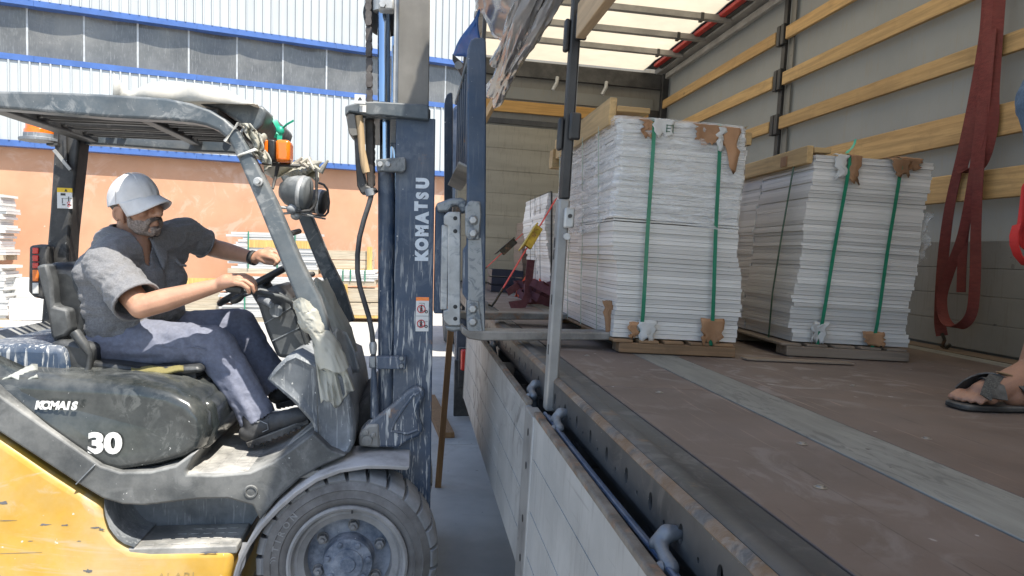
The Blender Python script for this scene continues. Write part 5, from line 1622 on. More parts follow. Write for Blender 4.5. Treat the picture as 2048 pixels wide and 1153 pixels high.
# hanging carrier with hammer handle
fb(MB().prism(ol([(706, 240), (716, 238), (722, 290), (724, 330), (734, 372), (752, 376), (755, 382), (742, 388), (722, 388), (714, 372), (710, 310)], 3.0), 3.0, 3.09), 'hose_carrier', BLACK, bevel=.006)
fb(MB().prism(ol([(730, 236), (747, 236), (747, 378), (735, 374), (732, 330)], 3.06), 3.06, 3.09), 'hose_carrier', CHAINM, bevel=.004)
# near tilt of the lift cylinder: barrel, rod and collar
xc = P(773.5, 600, YM + .06).x
def cyl(px, y0, y1, r, m, name, Y=YM + .06, n=20): 
    a, b = P(px, y0, Y), P(px, y1, Y)
    return fb(MB().cyl((b.x, Y, b.z), (a.x, Y, a.z), r, n), name, m)
cyl(773, 342, 900, .035, MASTB, 'lift_cylinder')
cyl(770, 210, 345, .0215, CHROME, 'piston_rod')
cyl(768, 24, 206, .026, CHROME, 'piston_rod')
cyl(763, -80, 24, .034, GALV, 'rod_head')
fb(MB().obox(P(773, 9, 2.985), (1, 0, 0), (0, 1, 0), (0, 0, 1), .06, .06, .06), 'rod_clamp', GALV, bevel=.008)
fb(MB().lathe([(0, -.012), (.013, -.012), (.015, 0)], P(765, 10, 2.955), 'y', 6), 'clamp_bolt', GALV)
# far cylinder
fb(MB().cyl((xc + .01, 3.70, .5), (xc + .01, 3.70, 3.3), .03, 14), 'lift_cylinder', CHROME)
# chain of links
ch = MB()
def chain(px0, py0, px1, py1, Y, n, w):
    a, b = P(px0, py0, Y), P(px1, py1, Y)
    for k in range(n):
        p, q = a.lerp(b, k / n), a.lerp(b, (k + 1) / n)
        c = (p + q) / 2; h = (q - p).length
        # figure-eight plate
        ring = []
        for t_ in range(16):
            an = 2 * pi * t_ / 16
            zz = sin(an) * h * .5
            ww = w * (.5 - .13 * math.exp(-(zz / (h * .17)) ** 2)) * abs(cos(an)) ** .45 * (1 if cos(an) >= 0 else -1)
            ring.append((c.x + ww, c.z + zz))
        fb(MB().prism(ring, Y + (.006 if k % 2 else 0), Y + .012 + (.006 if k % 2 else 0)), 'chain_link', CHAINM, bevel=.001, seg=1)
        fb(MB().prism(ring, Y + .03, Y + .04), 'chain_link', CHAINM)
chain(736, -42, 738.5, 206, 3.05, 8, .0295)
chain(789, 90, 789, 206, 3.13, 6, .018)
fb(MB().lathe([(0, -.02), (.075, -.02), (.09, -.012), (.078, 0), (.09, .012), (.075, .02), (0, .02)], P(770, 30, 3.14), 'y', 28), 'chain_wheel', BLACK)
chain(745, 246, 745, 372, 3.075, 5, .022)
# collar at the top of the barrel
fb(MB().prism(ol([(752, 319), (808, 314), (812, 318), (812, 340), (806, 345), (754, 343)], 2.965), 2.965, 3.0), 'cylinder_clamp', PAINT, bevel=.010, seg=3)
for px in (760, 776):
    fb(MB().lathe([(0, -.008), (.009, -.008), (.012, 0)], P(px, 329, 2.964), 'y', 12), 'clamp_bolt', GALV)
# small white sign on the cross plate
a = P(709, 207, 2.93); b = P(731, 190, 2.93)
sg = fb(MB().box(a.x, b.x, 2.93, 2.936, a.z, b.z), 'small_sign', WHITEP)
MB().prism(ol([(716, 200), (724, 200), (720, 194)], 2.929), 2.928, 2.9295).build('sign_mark', PICTO, sg)
fb(MB().box(P(719, 224, 2.955).x, P(732, 224, 2.955).x, 2.955, 2.964, P(719, 224, 2.955).z, P(719, 210, 2.955).z), 'white_tag', WHITEP)
# hose
hpts = [(744, 380), (741, 398), (737, 412), (728, 440), (719, 475), (715, 510), (715, 545), (720, 575), (729, 605), (738, 635), (744, 665), (746, 690), (747, 712)]
sm_ = [P(a, b, 2.99) for a, b in hpts]
fb(MB().tube(sm_, .0105, 12), 'hydraulic_hose', HOSEM)
fb(MB().tube([P(738, 378, 2.99), P(741, 392, 2.99)], .018, 12), 'hose_fitting', COWLM)
fb(MB().tube([P(746, 684, 2.99), P(746, 690, 2.99), P(746.5, 700, 2.99), P(746.5, 708, 2.99)], [.012, .016, .015, .012], 10), 'hose_fitting', GALV)
fb(MB().tube([P(747, 735, 2.99), P(748, 765, 2.99), P(749, 800, 2.99), P(750, 835, 2.99)], [.010, .014, .017, .019], 12), 'hydraulic_pipe', MASTB)
fb(MB().box(P(752, 738, 2.955).x, P(812, 738, 2.955).x, 2.955, 2.999, P(780, 739, 2.955).z, P(780, 714, 2.955).z), 'hose_clamp', MASTB, bevel=.004)
fb(MB().box(P(738, 736, 2.955).x, P(751, 736, 2.955).x, 2.957, 3.0, P(745, 737, 2.955).z, P(745, 714, 2.955).z), 'hose_clamp', STEEL, bevel=.004)
for py in (717, 732):
    fb(MB().lathe([(0, -.008), (.008, -.008), (.011, 0)], P(803, py, 2.954), 'y', 6), 'clamp_bolt', STEEL)
# dark hydraulic lump behind the cowl
fb(MB().prism(ol([(706, 835), (722, 800), (745, 778), (760, 775), (760, 850), (745, 895), (712, 900)], 3.2), 3.15, 3.7), 'tilt_cylinder', BLACK, bevel=.03, seg=3)
# cast tilt bracket on the mast
tbk = [(722, 865), (730, 852), (745, 840), (762, 828), (790, 806), (812, 785), (828, 774), (840, 774), (849, 782), (850, 793), (843, 806), (838, 822), (840, 838), (846, 852), (846, 864), (838, 874), (815, 884), (795, 897), (755, 896), (722, 892)]
tk_ = fb(MB().prism(ol(tbk, 2.955), 2.955, 3.0), 'tilt_bracket', MASTB, bevel=.014, seg=3)
inn = [(783, 862), (790, 842), (808, 815), (826, 792), (838, 786), (841, 795), (833, 810), (829, 828), (834, 848), (836, 860), (815, 868)]
MB().tube([P(a, b, 2.953) for a, b in inn], .0065, 6, closed=True).build('bracket_rim', MASTB, tk_)
MB().prism(ol([(718, 868), (735, 850), (757, 848), (760, 896), (718, 893)], 2.95), 2.945, 3.06).build('pivot_block', STEPM, tk_, bevel=.01)
for px, py, r_ in ((734, 881, .022), (746, 870, .011), (731, 865, .013)):
    MB().lathe([(0, -.012), (r_ * .35, -.012), (r_ * .4, -.009), (r_ * .9, -.008), (r_, 0)], P(px, py, 2.944), 'y', 16).build('pivot_bolt', STEPM, tk_)
# mast lettering, reading upwards
x_l, zb1, zt1 = P(845, 523, 2.998), P(845, 523, 2.998).z, P(846, 355, 2.998).z
ys_ = [(513, 'K'), (489, 'O'), (462, 'M'), (436, 'A'), (413, 'T'), (392, 'S'), (367, 'U')]
for py, c_ in ys_:
    c = P(844.5 + (513 - py) * .012 - (2.5 if c_ == 'T' else 0), py, 2.9985)
    sx = {'M': 1.0, 'T': .95}.get(c_, 1.0)
    text_obj('mast_letter', c_, .064, Matrix.Translation(c) @ Matrix.Rotation(radians(-90), 4, 'Y') @ NEARF @ Matrix.Diagonal((.88 * sx, 1.0, 1, 1)), LETTER, fk, .0008, .0040 if c_ == 'S' else .0054)
# sticker with pictograms on the mast
a, b = P(831, 663, 2.998), P(858, 595, 2.998)
st = fb(MB().box(a.x, b.x, 2.9975, 2.9995, a.z, b.z), 'sticker', WHITEP)
zq = P(845, 602, 2.998).z
MB().box(a.x, b.x, 2.9968, 2.9974, zq, b.z).build('sticker_header', ORANGE, st)
MB().box(a.x, b.x, 2.9968, 2.9974, (a.z + zq) / 2 - .0006, (a.z + zq) / 2 + .0006).build('sticker_line', PICTO, st)
for k, cz in enumerate((a.z + (zq - a.z) * .73, a.z + (zq - a.z) * .25)):
    c = Vector((a.x + .022, 2.9965, cz))
    MB().tube([c + Vector((.0155 * cos(t_), 0, .0155 * sin(t_))) for t_ in [2 * pi * q / 20 for q in range(20)]], .0018, 6, closed=True).build('prohibition_ring', REDINK, st)
    MB().bar(c + Vector((-.011, 0, .011)), c + Vector((.011, 0, -.011)), .0015, .003, (0, 1, 0)).build('prohibition_bar', REDINK, st)
    MB().ball(c + Vector((0, 0, .010)), (.0035, .0008, .0035), 8, 5).build('pictogram_head', PICTO, st)
    MB().prism([(c.x - .004, c.z + .006), (c.x + .004, c.z + .006), (c.x + .005, c.z - .012), (c.x + .001, c.z - .012), (c.x, c.z - .004), (c.x - .001, c.z - .012), (c.x - .005, c.z - .012)], 2.9962, 2.9968).build('pictogram_body', PICTO, st)
    d = Vector((b.x - .010, 2.9965, cz - .011))
    MB().tube([d + Vector((.005 * cos(t_), 0, .005 * sin(t_))) for t_ in [2 * pi * q / 14 for q in range(14)]], .0016, 6, closed=True).build('pictogram_wheel', PICTO, st)
    if k == 0:
        MB().bar((a.x + .012, 2.9964, cz + .024), (a.x + .034, 2.9964, cz + .024), .001, .0015, (0, 1, 0)).build('pictogram_line', PICTO, st)
        MB().bar((a.x + .034, 2.9964, cz + .024), (a.x + .034, 2.9964, cz + .013), .001, .0015, (0, 1, 0)).build('pictogram_line', PICTO, st)
    else:
        MB().bar((a.x + .005, 2.9964, cz - .011), (b.x - .014, 2.9964, cz - .011), .001, .0018, (0, 1, 0)).build('pictogram_line', PICTO, st)
        MB().bar((a.x + .02, 2.9964, cz + .004), (b.x - .004, 2.9964, cz + .010), .001, .0015, (0, 1, 0)).build('pictogram_line', PICTO, st)

# ================================================================ carriage, load backrest and forks
zlo, zhi = P(905, 645, 2.95).z, P(905, 420, 2.95).z
def px_x(px, Y): return P(px, 550, Y).x
fb(MB().box(px_x(869, 3.02), px_x(888, 3.02), 3.0, 3.12, zlo + .03, zhi + .02), 'carriage_side', MASTB, bevel=.005)
fb(MB().box(px_x(882, 2.93), px_x(896, 2.93), 2.93, 3.0, P(890, 620, 2.93).z, P(890, 450, 2.93).z), 'carriage_end', GALV, bevel=.004)
cpn = fb(MB().prism(ol([(888, 432), (896, 424), (921, 424), (921, 652), (897, 652), (887, 640), (887, 622), (896, 620), (896, 452), (888, 448)], 2.905), 2.905, 2.95), 'carriage_plate', GALV, bevel=.004)
for py in (437, 463, 614, 638):
    MB().lathe([(0, -.0006), (.0075, -.0006), (.0085, 0)], P(910.5, py, 2.9046), 'y', 14).build('plate_hole', PICTO, cpn)
fb(MB().prism(ol([(872, 408), (900, 398), (922, 396), (934, 402), (934, 425), (922, 428), (916, 412), (905, 412), (898, 424), (876, 424)], 2.95), 2.93, 3.0), 'carriage_hook', STEEL, bevel=.008)
fb(MB().prism(ol([(890, 652), (928, 650), (930, 660), (905, 664), (893, 660)], 2.93), 2.92, 3.0), 'carriage_hook', STEEL, bevel=.008)
fb(MB().box(px_x(921, 2.9) - .012, px_x(921, 2.9), 2.96, 3.86, zhi - .14, zhi - .01), 'carriage_bar', BLACK, bevel=.005)
fb(MB().box(px_x(921, 2.9) - .012, px_x(921, 2.9), 2.96, 3.86, zlo, zlo + .12), 'carriage_bar', BLACK, bevel=.005)
# backrest
YB_ = 2.85
xb0, xb1 = P(934, 400, YB_).x, P(972, 400, YB_).x
up = [(935, 110), (937, 92), (942, 80), (950, 75), (966, 75), (972, 80), (973, 115), (972, 400), (970, 664), (934, 664), (934, 600), (926, 590), (926, 500), (934, 490)]
nb_ = ol(up, YB_)
fb(MB().prism(nb_, YB_, YB_ + .045), 'backrest_upright', MASTB, bevel=.006, seg=2)
uf = [(p[0] - .05, p[1]) for p in ol([(935, 110), (937, 92), (942, 80), (950, 75), (957, 75), (958, 115), (956, 400), (956, 500), (934, 500)], YB_)]
fb(MB().prism(uf, 3.86, 3.905), 'backrest_upright', MASTB, bevel=.006)
zt_b = P(940, 90, YB_).z
zb_b = P(940, 322, YB_).z
fb(MB().box(xb0 - .005, xb0 + .028, YB_ + .046, 3.859, zt_b - .035, zt_b - .012), 'backrest_top_bar', mat('backrest_lit_blue', (.10, .15, .19), .45, dust=.35), bevel=.004)  # paler than the other backrest bars: light on top put into the colour
fb(MB().obox(((xb0 + .0), (YB_ + 3.86) / 2, zb_b - .02), (1, 0, -.45), (0, 1, 0), (.45, 0, 1), .075, 3.86 - YB_ - .05, .010), 'backrest_bottom_bar', STEPM, bevel=.003)
for k in range(6):
    y = YB_ + .16 + k * .145
    fb(MB().box(xb0 + .001, xb0 + .022, y, y + .03, zb_b - .012, zt_b - .036), 'backrest_bar', MASTB, bevel=.003)
# bolted fork shank plate
shk = fb(MB().prism(ol([(936, 405), (942, 402), (960, 404), (962, 430), (958, 474), (958, 480), (937, 480), (930, 470), (930, 415)], YB_ - .002), YB_ - .018, YB_ - .001), 'shank_plate', STEEL, bevel=.005)
fb(MB().prism(ol([(934, 600), (957, 603), (966, 664), (934, 664)], YB_ - .001), YB_ - .010, YB_ - .0008), 'shank_plate', STEEL, bevel=.004)
face = ol([(936, 480), (962, 476), (969, 662), (936, 664)], YB_ - .0005)
fb(MB().prism(face, YB_ - .004, YB_ - .0006), 'shank_face', STEEL)
for px, py in ((946, 441), (946, 467), (945, 618), (945, 644)):
    b_ = P(px, py, YB_ - .019 if py < 500 else YB_ - .010)
    fb(MB().lathe([(0, -.016), (.013, -.016), (.0155, -.012), (.016, 0)], b_, 'y', 6), 'shank_bolt', GALV, bevel=.002)
    fb(MB().lathe([(.016, -.003), (.02, -.002), (.021, 0)], b_, 'y', 18), 'bolt_washer', STEEL)
# forks
zf1 = P(1000, 662, 2.86).z
for (ya, yb) in ((2.835, 2.955), (3.70, 3.82)):
    x0, x1 = xb0 + .0, xb0 + 1.12
    prof = [(x0 + .02, zf1 + .0), (x0 + .09, zf1 + .0005), (x1, zf1 - .002), (x1, zf1 - .012), (x1 - .35, zf1 - .030), (x0 + .06, zf1 - .038), (x0 + .015, zf1 - .030), (x0 - .012, zf1 - .008), (x0 - .012, zf1 + .02)]
    if ya > 3: prof = [(x0 - .012, zf1 + .55), (x0 + .03, zf1 + .55), (x0 + .035, zf1 + .0)] + prof[1:]
    fb(MB().prism(prof, ya, yb), 'fork', FORKM, bevel=.006)

# ---------------------------------------------------------------- loose things on the forklift
sh = MB()
rows = []
for j in range(16):
    v = j / 15
    row = []
    for i in range(28):
        u = i / 27
        hgt = .035 + .05 * (.5 + .5 * noise.noise(Vector((u * 5, 2.0, 1.5)))) + .035 * math.exp(-((u - .42) / .2) ** 2)
        env = min(1, 4 * u) * min(1, 5 * (1 - u))
        rise = 1 - math.exp(-v * 9)
        row.append(Vector((P(222, 180, 2.9).x + (P(508, 190, 2.9).x - P(222, 180, 2.9).x) * u, 2.915 + .03 * v * 3 + .75 * max(0, v - .22) + .012 * sin(17 * u + 3 * v), ztop - .006 + hgt * env * rise + .012 * noise.noise(Vector((u * 11, v * 9, .3))) * rise + .10 * math.exp(-(u * 16) ** 1.4) * math.exp(-(v * 3.5) ** 2) * (1 if v > 0 else 0))))
    rows.append(row)
o = MB().sheet(rows).build('plastic_sheet', mat('white_sheet', (.72, .70, .64), .5, var=.06, dust=.1, bump=.3, bscale=14, trans=.3), None, solid=.003)
tag(o, 'crumpled off white plastic sheet lying on top of the forklift guard', 'plastic sheet')
gt = thing('green_tie', 'bright green plastic tie knotted at the front of the forklift guard', 'plastic tie', P(560, 260, 3.15))
a = P(560, 262, 3.15)
for (dx, dz, w) in ((-.03, .055, .02), (.0, -.075, .02), (.055, .045, .008), (-.015, -.03, .018)):
    MB().ribbon([a, a + Vector((dx * .5, -.01, dz * .55)), a + Vector((dx, .0, dz))], (1, .4, .2), w, .003).build('tie_tail', GREENL, gt)
MB().ball(a, (.018, .015, .02)).build('tie_knot', GREENL, gt)
HND = wood_mat('handle_wood', (.42, .30, .17), 'z', dirt=.15)
hm = MB().tube([P(718, 232, 2.985), P(721, 260, 2.985), P(724, 300, 2.985), P(729, 330, 2.985), P(733, 346, 2.985)], [.015, .0145, .0135, .016, .015], 12).build('tool_handle', HND, None)
tag(hm, 'worn wooden tool handle hanging in the mast bracket beside the chain', 'tool handle')
KH = mat('khaki_cloth', (.22, .19, .075), .9, var=.2, bump=.4, bscale=40)
rows = [[P(262 + 105 * i / 12, 735 + (13 * j / 5) * (1 - .4 * abs(i - 6) / 6) + 2 * sin(i), 3.085 + .03 * (1 - j / 5)) for i in range(13)] for j in range(6)]
o = MB().sheet(rows).build('khaki_rag', KH, None, solid=.012)
tag(o, 'folded khaki rag hanging over the edge of the seat under the driver', 'rag')
# ================================================================ people
SKIN = mat('tanned_skin', (.50, .275, .18), .5, var=.13, scale=14, bump=.12, bscale=130, sub=.12, spots=.2, spotcol=(.22, .10, .06), spotscale=90)
SKINF = mat('foot_skin', (.38, .20, .13), .5, var=.14, scale=14, bump=.12, bscale=110, sub=.12)
SHIRT = mat('grey_polo_knit', (.205, .205, .212), .9, var=.22, scale=160, bump=.55, bscale=20, bstretch=(1, 1, 2.2), sheen=.15, dust=.12, dscale=5, dustcol=(.2, .2, .2))
PANT = mat('slate_trousers', (.19, .205, .272), .85, var=.14, scale=60, bump=.6, bscale=17, dust=.22, dscale=3, dustcol=(.22, .22, .22))
CAPM = mat('white_cap_cotton', (.80, .79, .79), .85, var=.05, scale=30, bump=.15, bscale=160, dust=.1)
BEARD = mat('grey_stubble', (.33, .265, .225), .9, var=.45, scale=160, bump=.5, bscale=220)
HAIRD = mat('dark_hair', (.035, .028, .024), .8, var=.3, scale=150, bump=.5, bscale=200)
SHOE = mat('dark_work_shoe', (.022, .023, .026), .55, dust=.4, dscale=8, dustcol=(.25, .25, .25), bump=.1)
SOLE = mat('shoe_sole', (.03, .03, .032), .8, dust=.5, dscale=8)
EYEW = mat('eye_white', (.55, .52, .48), .3)
EYED = mat('dark_iris', (.02, .012, .008), .2)
DENIM = mat('blue_denim', (.085, .145, .23), .9, var=.2, scale=120, bump=.2, bscale=200, dust=.15)
REDC = mat('red_cloth', (.62, .03, .025), .75, var=.1, scale=12, bump=.2, bscale=60)
SANDAL = mat('dark_sandal', (.022, .020, .019), .6, dust=.25, dscale=10, bump=.15, bscale=90)

# ---------------------------------------------------------------- the driver
dr = thing('person', 'man in white cap and grey polo shirt driving the forklift, hands on wheel and lever', 'person', P(210, 735, 3.4))
S_N, S_F = P(212, 528, 3.17), P(372, 472, 3.62)          # shoulders
E_N, W_N = P(282, 614, 3.00), P(436, 571, 3.03)
E_F, W_F = P(428, 497, 3.72), P(510, 517, 3.60)
HIPN, HIPF = P(222, 682, 3.29), P(262, 672, 3.52)
KN, KF = P(428, 690, 3.22), P(478, 652, 3.56)
AN, AF = P(520, 842, 3.20), P(560, 778, 3.52)
HC = P(272, 408, 3.34)
HM = Matrix.Translation(HC) @ Matrix.Rotation(radians(-27), 4, 'Z') @ Matrix.Rotation(radians(3), 4, 'Y') @ Matrix.Rotation(radians(10), 4, 'X') @ Matrix.Scale(1.03, 4)
def H(x, y, z): return HM @ Vector((x, y, z))
HR = HM.to_3x3().to_4x4()
sk = MB()
# head
ell(sk, H(-.012, 0, .026), (.097, .077, .085), HR)
ell(sk, H(.038, 0, -.03), (.062, .063, .082), HR)
ell(sk, H(.03, 0, -.078), (.060, .058, .042), HR)
capsule(sk, H(.075, -.012, -.108), H(.075, .012, -.108), .024, .024)
chain_caps(sk, [H(.090, 0, .020), H(.110, 0, -.015), H(.120, 0, -.034)], [.012, .013, .017])
for s in (-1, 1):
    capsule(sk, H(.108, .014 * s, -.040), H(.095, .017 * s, -.040), .010, .010)
    capsule(sk, H(.090, .012 * s, .028), H(.074, .046 * s, .026), .015, .013)
    ell(sk, H(.066, .040 * s, -.028), (.030, .026, .026), HR)
    capsule(sk, H(.086, .020 * s, -.010), H(.080, .040 * s, -.010), .010, .009)
    ell(sk, H(-.008, .079 * s, -.036), (.018, .009, .028), HR @ Matrix.Rotation(radians(-22 * s), 4, 'Z') @ Matrix.Rotation(radians(-12), 4, 'Y'))
    chain_caps(sk, [H(-.008 + .018 * cos(q), (.086 - .009 * cos(q)) * s, -.034 + .029 * sin(q)) for q in [radians(30 + 27 * w_) for w_ in range(9)]], [.0055] * 9, 8)
    capsule(sk, H(-.004, .073 * s, -.060), H(-.002, .072 * s, -.068), .010, .009)
for z, r_ in ((-.066, .011), (-.080, .012)):
    chain_caps(sk, [H(.078, -.026, z), H(.096, 0, z), H(.078, .026, z)], [r_ * .7, r_, r_ * .7])
NB = P(260, 497, 3.38)
TFW = Vector((.756, -.655, 0)); TSD = Vector((.655, .756, 0))
chain_caps(sk, [H(-.02, 0, -.05), H(-.035, 0, -.12), NB], [.063, .064, .082])
chain_caps(sk, [H(.02, 0, -.09), H(.0, 0, -.14), NB + TFW * .055 + Vector((0, 0, -.02)), NB + TFW * .085 + Vector((0, 0, -.12))], [.045, .05, .058, .055])
# chest core under the shirt joins head and arms
chain_caps(sk, [NB, P(258, 560, 3.36), P(250, 640, 3.38)], [.08, .09, .10])
capsule(sk, S_N, NB, .055, .07); capsule(sk, S_F, NB, .055, .07)
# arms
chain_caps(sk, [S_N, E_N], [.058, .047])
chain_caps(sk, [E_N, E_N.lerp(W_N, .3), W_N], [.047, .047, .028])
chain_caps(sk, [S_F, E_F], [.055, .045]); chain_caps(sk, [E_F, E_F.lerp(W_F, .3), W_F], [.045, .044, .028])
# near hand: draped over the knob, fingers pointing along the lever
K = [P(466, 553, 3.05), P(473, 556, 3.015), P(474, 560, 2.985), P(470, 566, 2.96)]
capsule(sk, W_N, P(452, 563, 3.02), .027, .030)
for k in K: capsule(sk, P(446, 567, 3.015), k, .024, .0125)
capsule(sk, K[0], K[3], .014, .013)
fing = [[(488, 551, 3.06), (504, 558, 3.065), (512, 570, 3.06)], [(492, 558, 3.02), (508, 568, 3.02), (513, 580, 3.02)],
        [(491, 563, 2.985), (505, 573, 2.985), (508, 584, 2.99)], [(485, 569, 2.955), (496, 577, 2.957), (498, 586, 2.965)]]
for k, f in zip(K, fing):
    pts = [k] + [P(*q) for q in f]
    chain_caps(sk, pts, [.0125, .0105, .0095, .0078], 10)
chain_caps(sk, [P(446, 566, 3.045), P(458, 561, 3.075), P(474, 566, 3.085), P(487, 574, 3.075)], [.016, .0125, .011, .009], 10)
# far hand: closed round the far side of the steering wheel rim
KFa = [P(536, 499, 3.62), P(539, 503, 3.59), P(540, 509, 3.565), P(538, 515, 3.545)]
capsule(sk, W_F, P(524, 510, 3.59), .027, .029)
for k in KFa: capsule(sk, P(521, 512, 3.59), k, .024, .013)
capsule(sk, KFa[0], KFa[3], .014, .013)
for k, f in zip(KFa, [[(548, 500, 3.63), (556, 508, 3.62), (553, 519, 3.61)], [(552, 505, 3.59), (560, 514, 3.585), (555, 524, 3.58)],
                      [(552, 512, 3.56), (559, 520, 3.555), (553, 528, 3.555)], [(549, 518, 3.54), (554, 525, 3.535), (549, 531, 3.54)]]):
    chain_caps(sk, [k] + [P(*q) for q in f], [.0125, .0105, .0095, .008], 10)
chain_caps(sk, [P(519, 518, 3.575), P(532, 525, 3.56), P(545, 527, 3.555), P(554, 522, 3.56)], [.015, .0125, .011, .009], 10)
bodyo = fleshed(sk, 'body', SKIN, dr, .0046, 3)

# face: eyes, brows, beard, hair
for s in (-1, 1):
    e = MB(); ell(e, H(.0835, .030 * s, .004), (.012, .0125, .0115), HR); eo = e.build('eye', EYEW, dr)
    e = MB(); ell(e, H(.0925, .031 * s, .003), (.004, .006, .006), HR); e.build('iris', EYED, eo)
    e = MB(); chain_caps(e, [H(.099, .012 * s, .028), H(.096, .030 * s, .034), H(.083, .048 * s, .028)], [.0045, .006, .0035]); e.build('eyebrow', HAIRD, dr)
bd = MB()
for s in (-1, 1):
    chain_caps(bd, [H(.022, .064 * s, -.044), H(.028, .060 * s, -.078), H(.050, .046 * s, -.103), H(.084, .012 * s, -.117)], [.008, .0165, .019, .0165])
    chain_caps(bd, [H(.101, .003 * s, -.0555), H(.090, .030 * s, -.064), H(.076, .040 * s, -.090)], [.011, .0115, .014])
    ell(bd, H(.050, .042 * s, -.080), (.032, .0215, .028), HR)
capsule(bd, H(.090, -.01, -.104), H(.090, .01, -.104), .017, .017)
fleshed(bd, 'beard', BEARD, dr, .0045, 3, fold=lambda p: .0025 * noise.noise(p * 260))
ms = MB()
for s in (-1, 1):
    chain_caps(ms, [H(.107, .002 * s, -.0555), H(.098, .022 * s, -.060), H(.086, .034 * s, -.074), H(.084, .034 * s, -.088)], [.0075, .0085, .008, .006])
capsule(ms, H(.096, -.007, -.095), H(.096, .007, -.095), .009, .009)
fleshed(ms, 'moustache', mat('grey_moustache', (.11, .09, .08), .9, var=.4, scale=160, bump=.5, bscale=220), dr, .0035, 2, fold=lambda p: .0015 * noise.noise(p * 300))
hr_ = MB()
ell(hr_, H(-.040, 0, .004), (.074, .076, .056), HR)
fleshed(hr_, 'hair', mat('grey_hair', (.13, .115, .10), .9, var=.4, scale=150, bump=.4, bscale=200), dr, .006, 2)

# cap: panelled crown, sweat edge and curved peak
rg = []
CN = 64
for j in range(25):
    v = j / 24
    th = (pi / 2) * v
    ring = []
    for k in range(CN):
        a = 2 * pi * k / CN
        rr = cos(th) ** .82 if v < 1 else 0.02
        x = -.016 + (.109 + .017 * max(0, cos(a)) * (1 - v)) * rr * cos(a)
        y = .085 * rr * sin(a)
        z = .006 + (.026 * cos(a)) * (1 - v) + .117 * sin(th) ** .95 * (1 + .02 * sin(3 * a))
        wv = 1 + .10 * (.2 - abs(noise.noise(Vector((2.2 * cos(a), 2.2 * sin(a), 2.0 * v + 3))))) + .012 * sin(9 * a - 7 * v) * (1 - v)
        ring.append(H(x * wv, y * wv, z))
    rg.append(ring)
cap = MB().rings(rg, True, True).build('cap', CAPM, dr, ang=70)
rows = []
for j in range(9):
    v = j / 8
    row = []
    for i in range(21):
        a = radians(-82 + 164 * i / 20)
        ext = .072 * v * cos(a * .92) ** .6
        x = -.016 + .116 * cos(a) + ext
        y = .085 * sin(a) * (1 - .06 * v)
        z = .018 + .024 * cos(a) - .024 * v - .042 * (abs(sin(a)) ** 2.2) * (.25 + .75 * v)
        row.append(H(x, y, z))
    rows.append(row)
pk = MB().sheet(rows).build('cap_peak', CAPM, cap, solid=.005)
for k in range(6):
    a0 = 2 * pi * (k + .5) / 6
    MB().tube([H(-.016 + .1075 * cos(pi / 2 * v) ** .82 * cos(a0), .0862 * cos(pi / 2 * v) ** .82 * sin(a0), .008 + .026 * cos(a0) * (1 - v) + .118 * sin(pi / 2 * v) ** .95 * (1 + .02 * sin(3 * a0))) for v in [i / 10 * .97 for i in range(11)]], .0016, 5).build('cap_seam', CAPM, cap)
MB().ball(H(-.016, 0, .124), (.008, .008, .005)).build('cap_button', CAPM, cap)

# shirt
def folds(amp, fx, fy):
    def f(p):
        q = Vector((p.x * fx, p.y * fx, p.z * fy))
        a_ = noise.noise(q); b_ = noise.noise(q * 2.3 + Vector((3, 1, 7)))
        return amp * (a_ * .9 + .9 * (.22 - abs(b_)) + .35 * (.2 - abs(noise.noise(q * 4.6))))
    return f
sh_ = MB()
chain_caps(sh_, [P(222, 560, 3.27), P(228, 625, 3.29), P(232, 690, 3.32)], [.142, .148, .140])
chain_caps(sh_, [P(308, 552, 3.46), P(304, 610, 3.46), P(290, 660, 3.46)], [.128, .138, .11])
capsule(sh_, P(205, 575, 3.34), P(330, 560, 3.46), .12, .09)
capsule(sh_, P(200, 650, 3.36), P(300, 640, 3.45), .13, .12)
chain_caps(sh_, [S_N, P(262, 500, 3.36), S_F], [.088, .105, .082])
capsule(sh_, P(230, 492, 3.30), P(310, 482, 3.48), .085, .085)
capsule(sh_, P(200, 545, 3.22), P(340, 510, 3.56), .10, .085)
capsule(sh_, NB + Vector((-.02, -.04, -.005)), S_N, .070, .08)
capsule(sh_, NB + Vector((.02, .05, .005)), S_F, .070, .075)
capsule(sh_, NB + TFW * .03 + Vector((0, 0, -.05)), NB + TFW * .07 + Vector((0, 0, -.16)), .10, .11)
SLN = S_N.lerp(E_N, .86); SLF = S_F.lerp(E_F, .62)
chain_caps(sh_, [S_N, S_N.lerp(E_N, .5), SLN], [.086, .083, .084])
chain_caps(sh_, [S_F, SLF], [.078, .066])
dN, dF = (E_N - S_N).normalized(), (E_F - S_F).normalized()
NKd = (H(-.03, 0, -.10) - NB).normalized()
def shirt_cut(p):
    if (p - SLN).dot(dN) > .012 and (p - SLN).length < .16 and p.y < 3.16: return True
    if (p - SLF).dot(dF) > .010 and (p - SLF).length < .12: return True
    q = p - NB
    h = q.dot(NKd)
    if h > .050 and (q - NKd * h).length < .10: return True
    fwd, sd_ = q.dot(TFW), abs(q.dot(TSD))
    if fwd > .03 and -.075 < q.z < .09 and sd_ < .036 * (q.z + .075) / .10: return True
    return False
ff = folds(.010, 7, 15)
def sfold(p):
    d = 0
    q = p - SLN
    along = q.dot(dN)
    if (p - SLN).length < .3 and p.y < 3.2:
        d += .007 * sin(along * 62 + 5 * noise.noise(p * 6)) * max(0, 1 - abs(along + .08) / .16)
    return ff(p) + d + .0035 * sin(p.z * 75 + 6 * noise.noise(p * 5)) * max(0, 1 - abs(p.z - 1.22) / .16)
shirt = fleshed(sh_, 'shirt', SHIRT, dr, .0065, 5, fold=sfold, cut=shirt_cut)
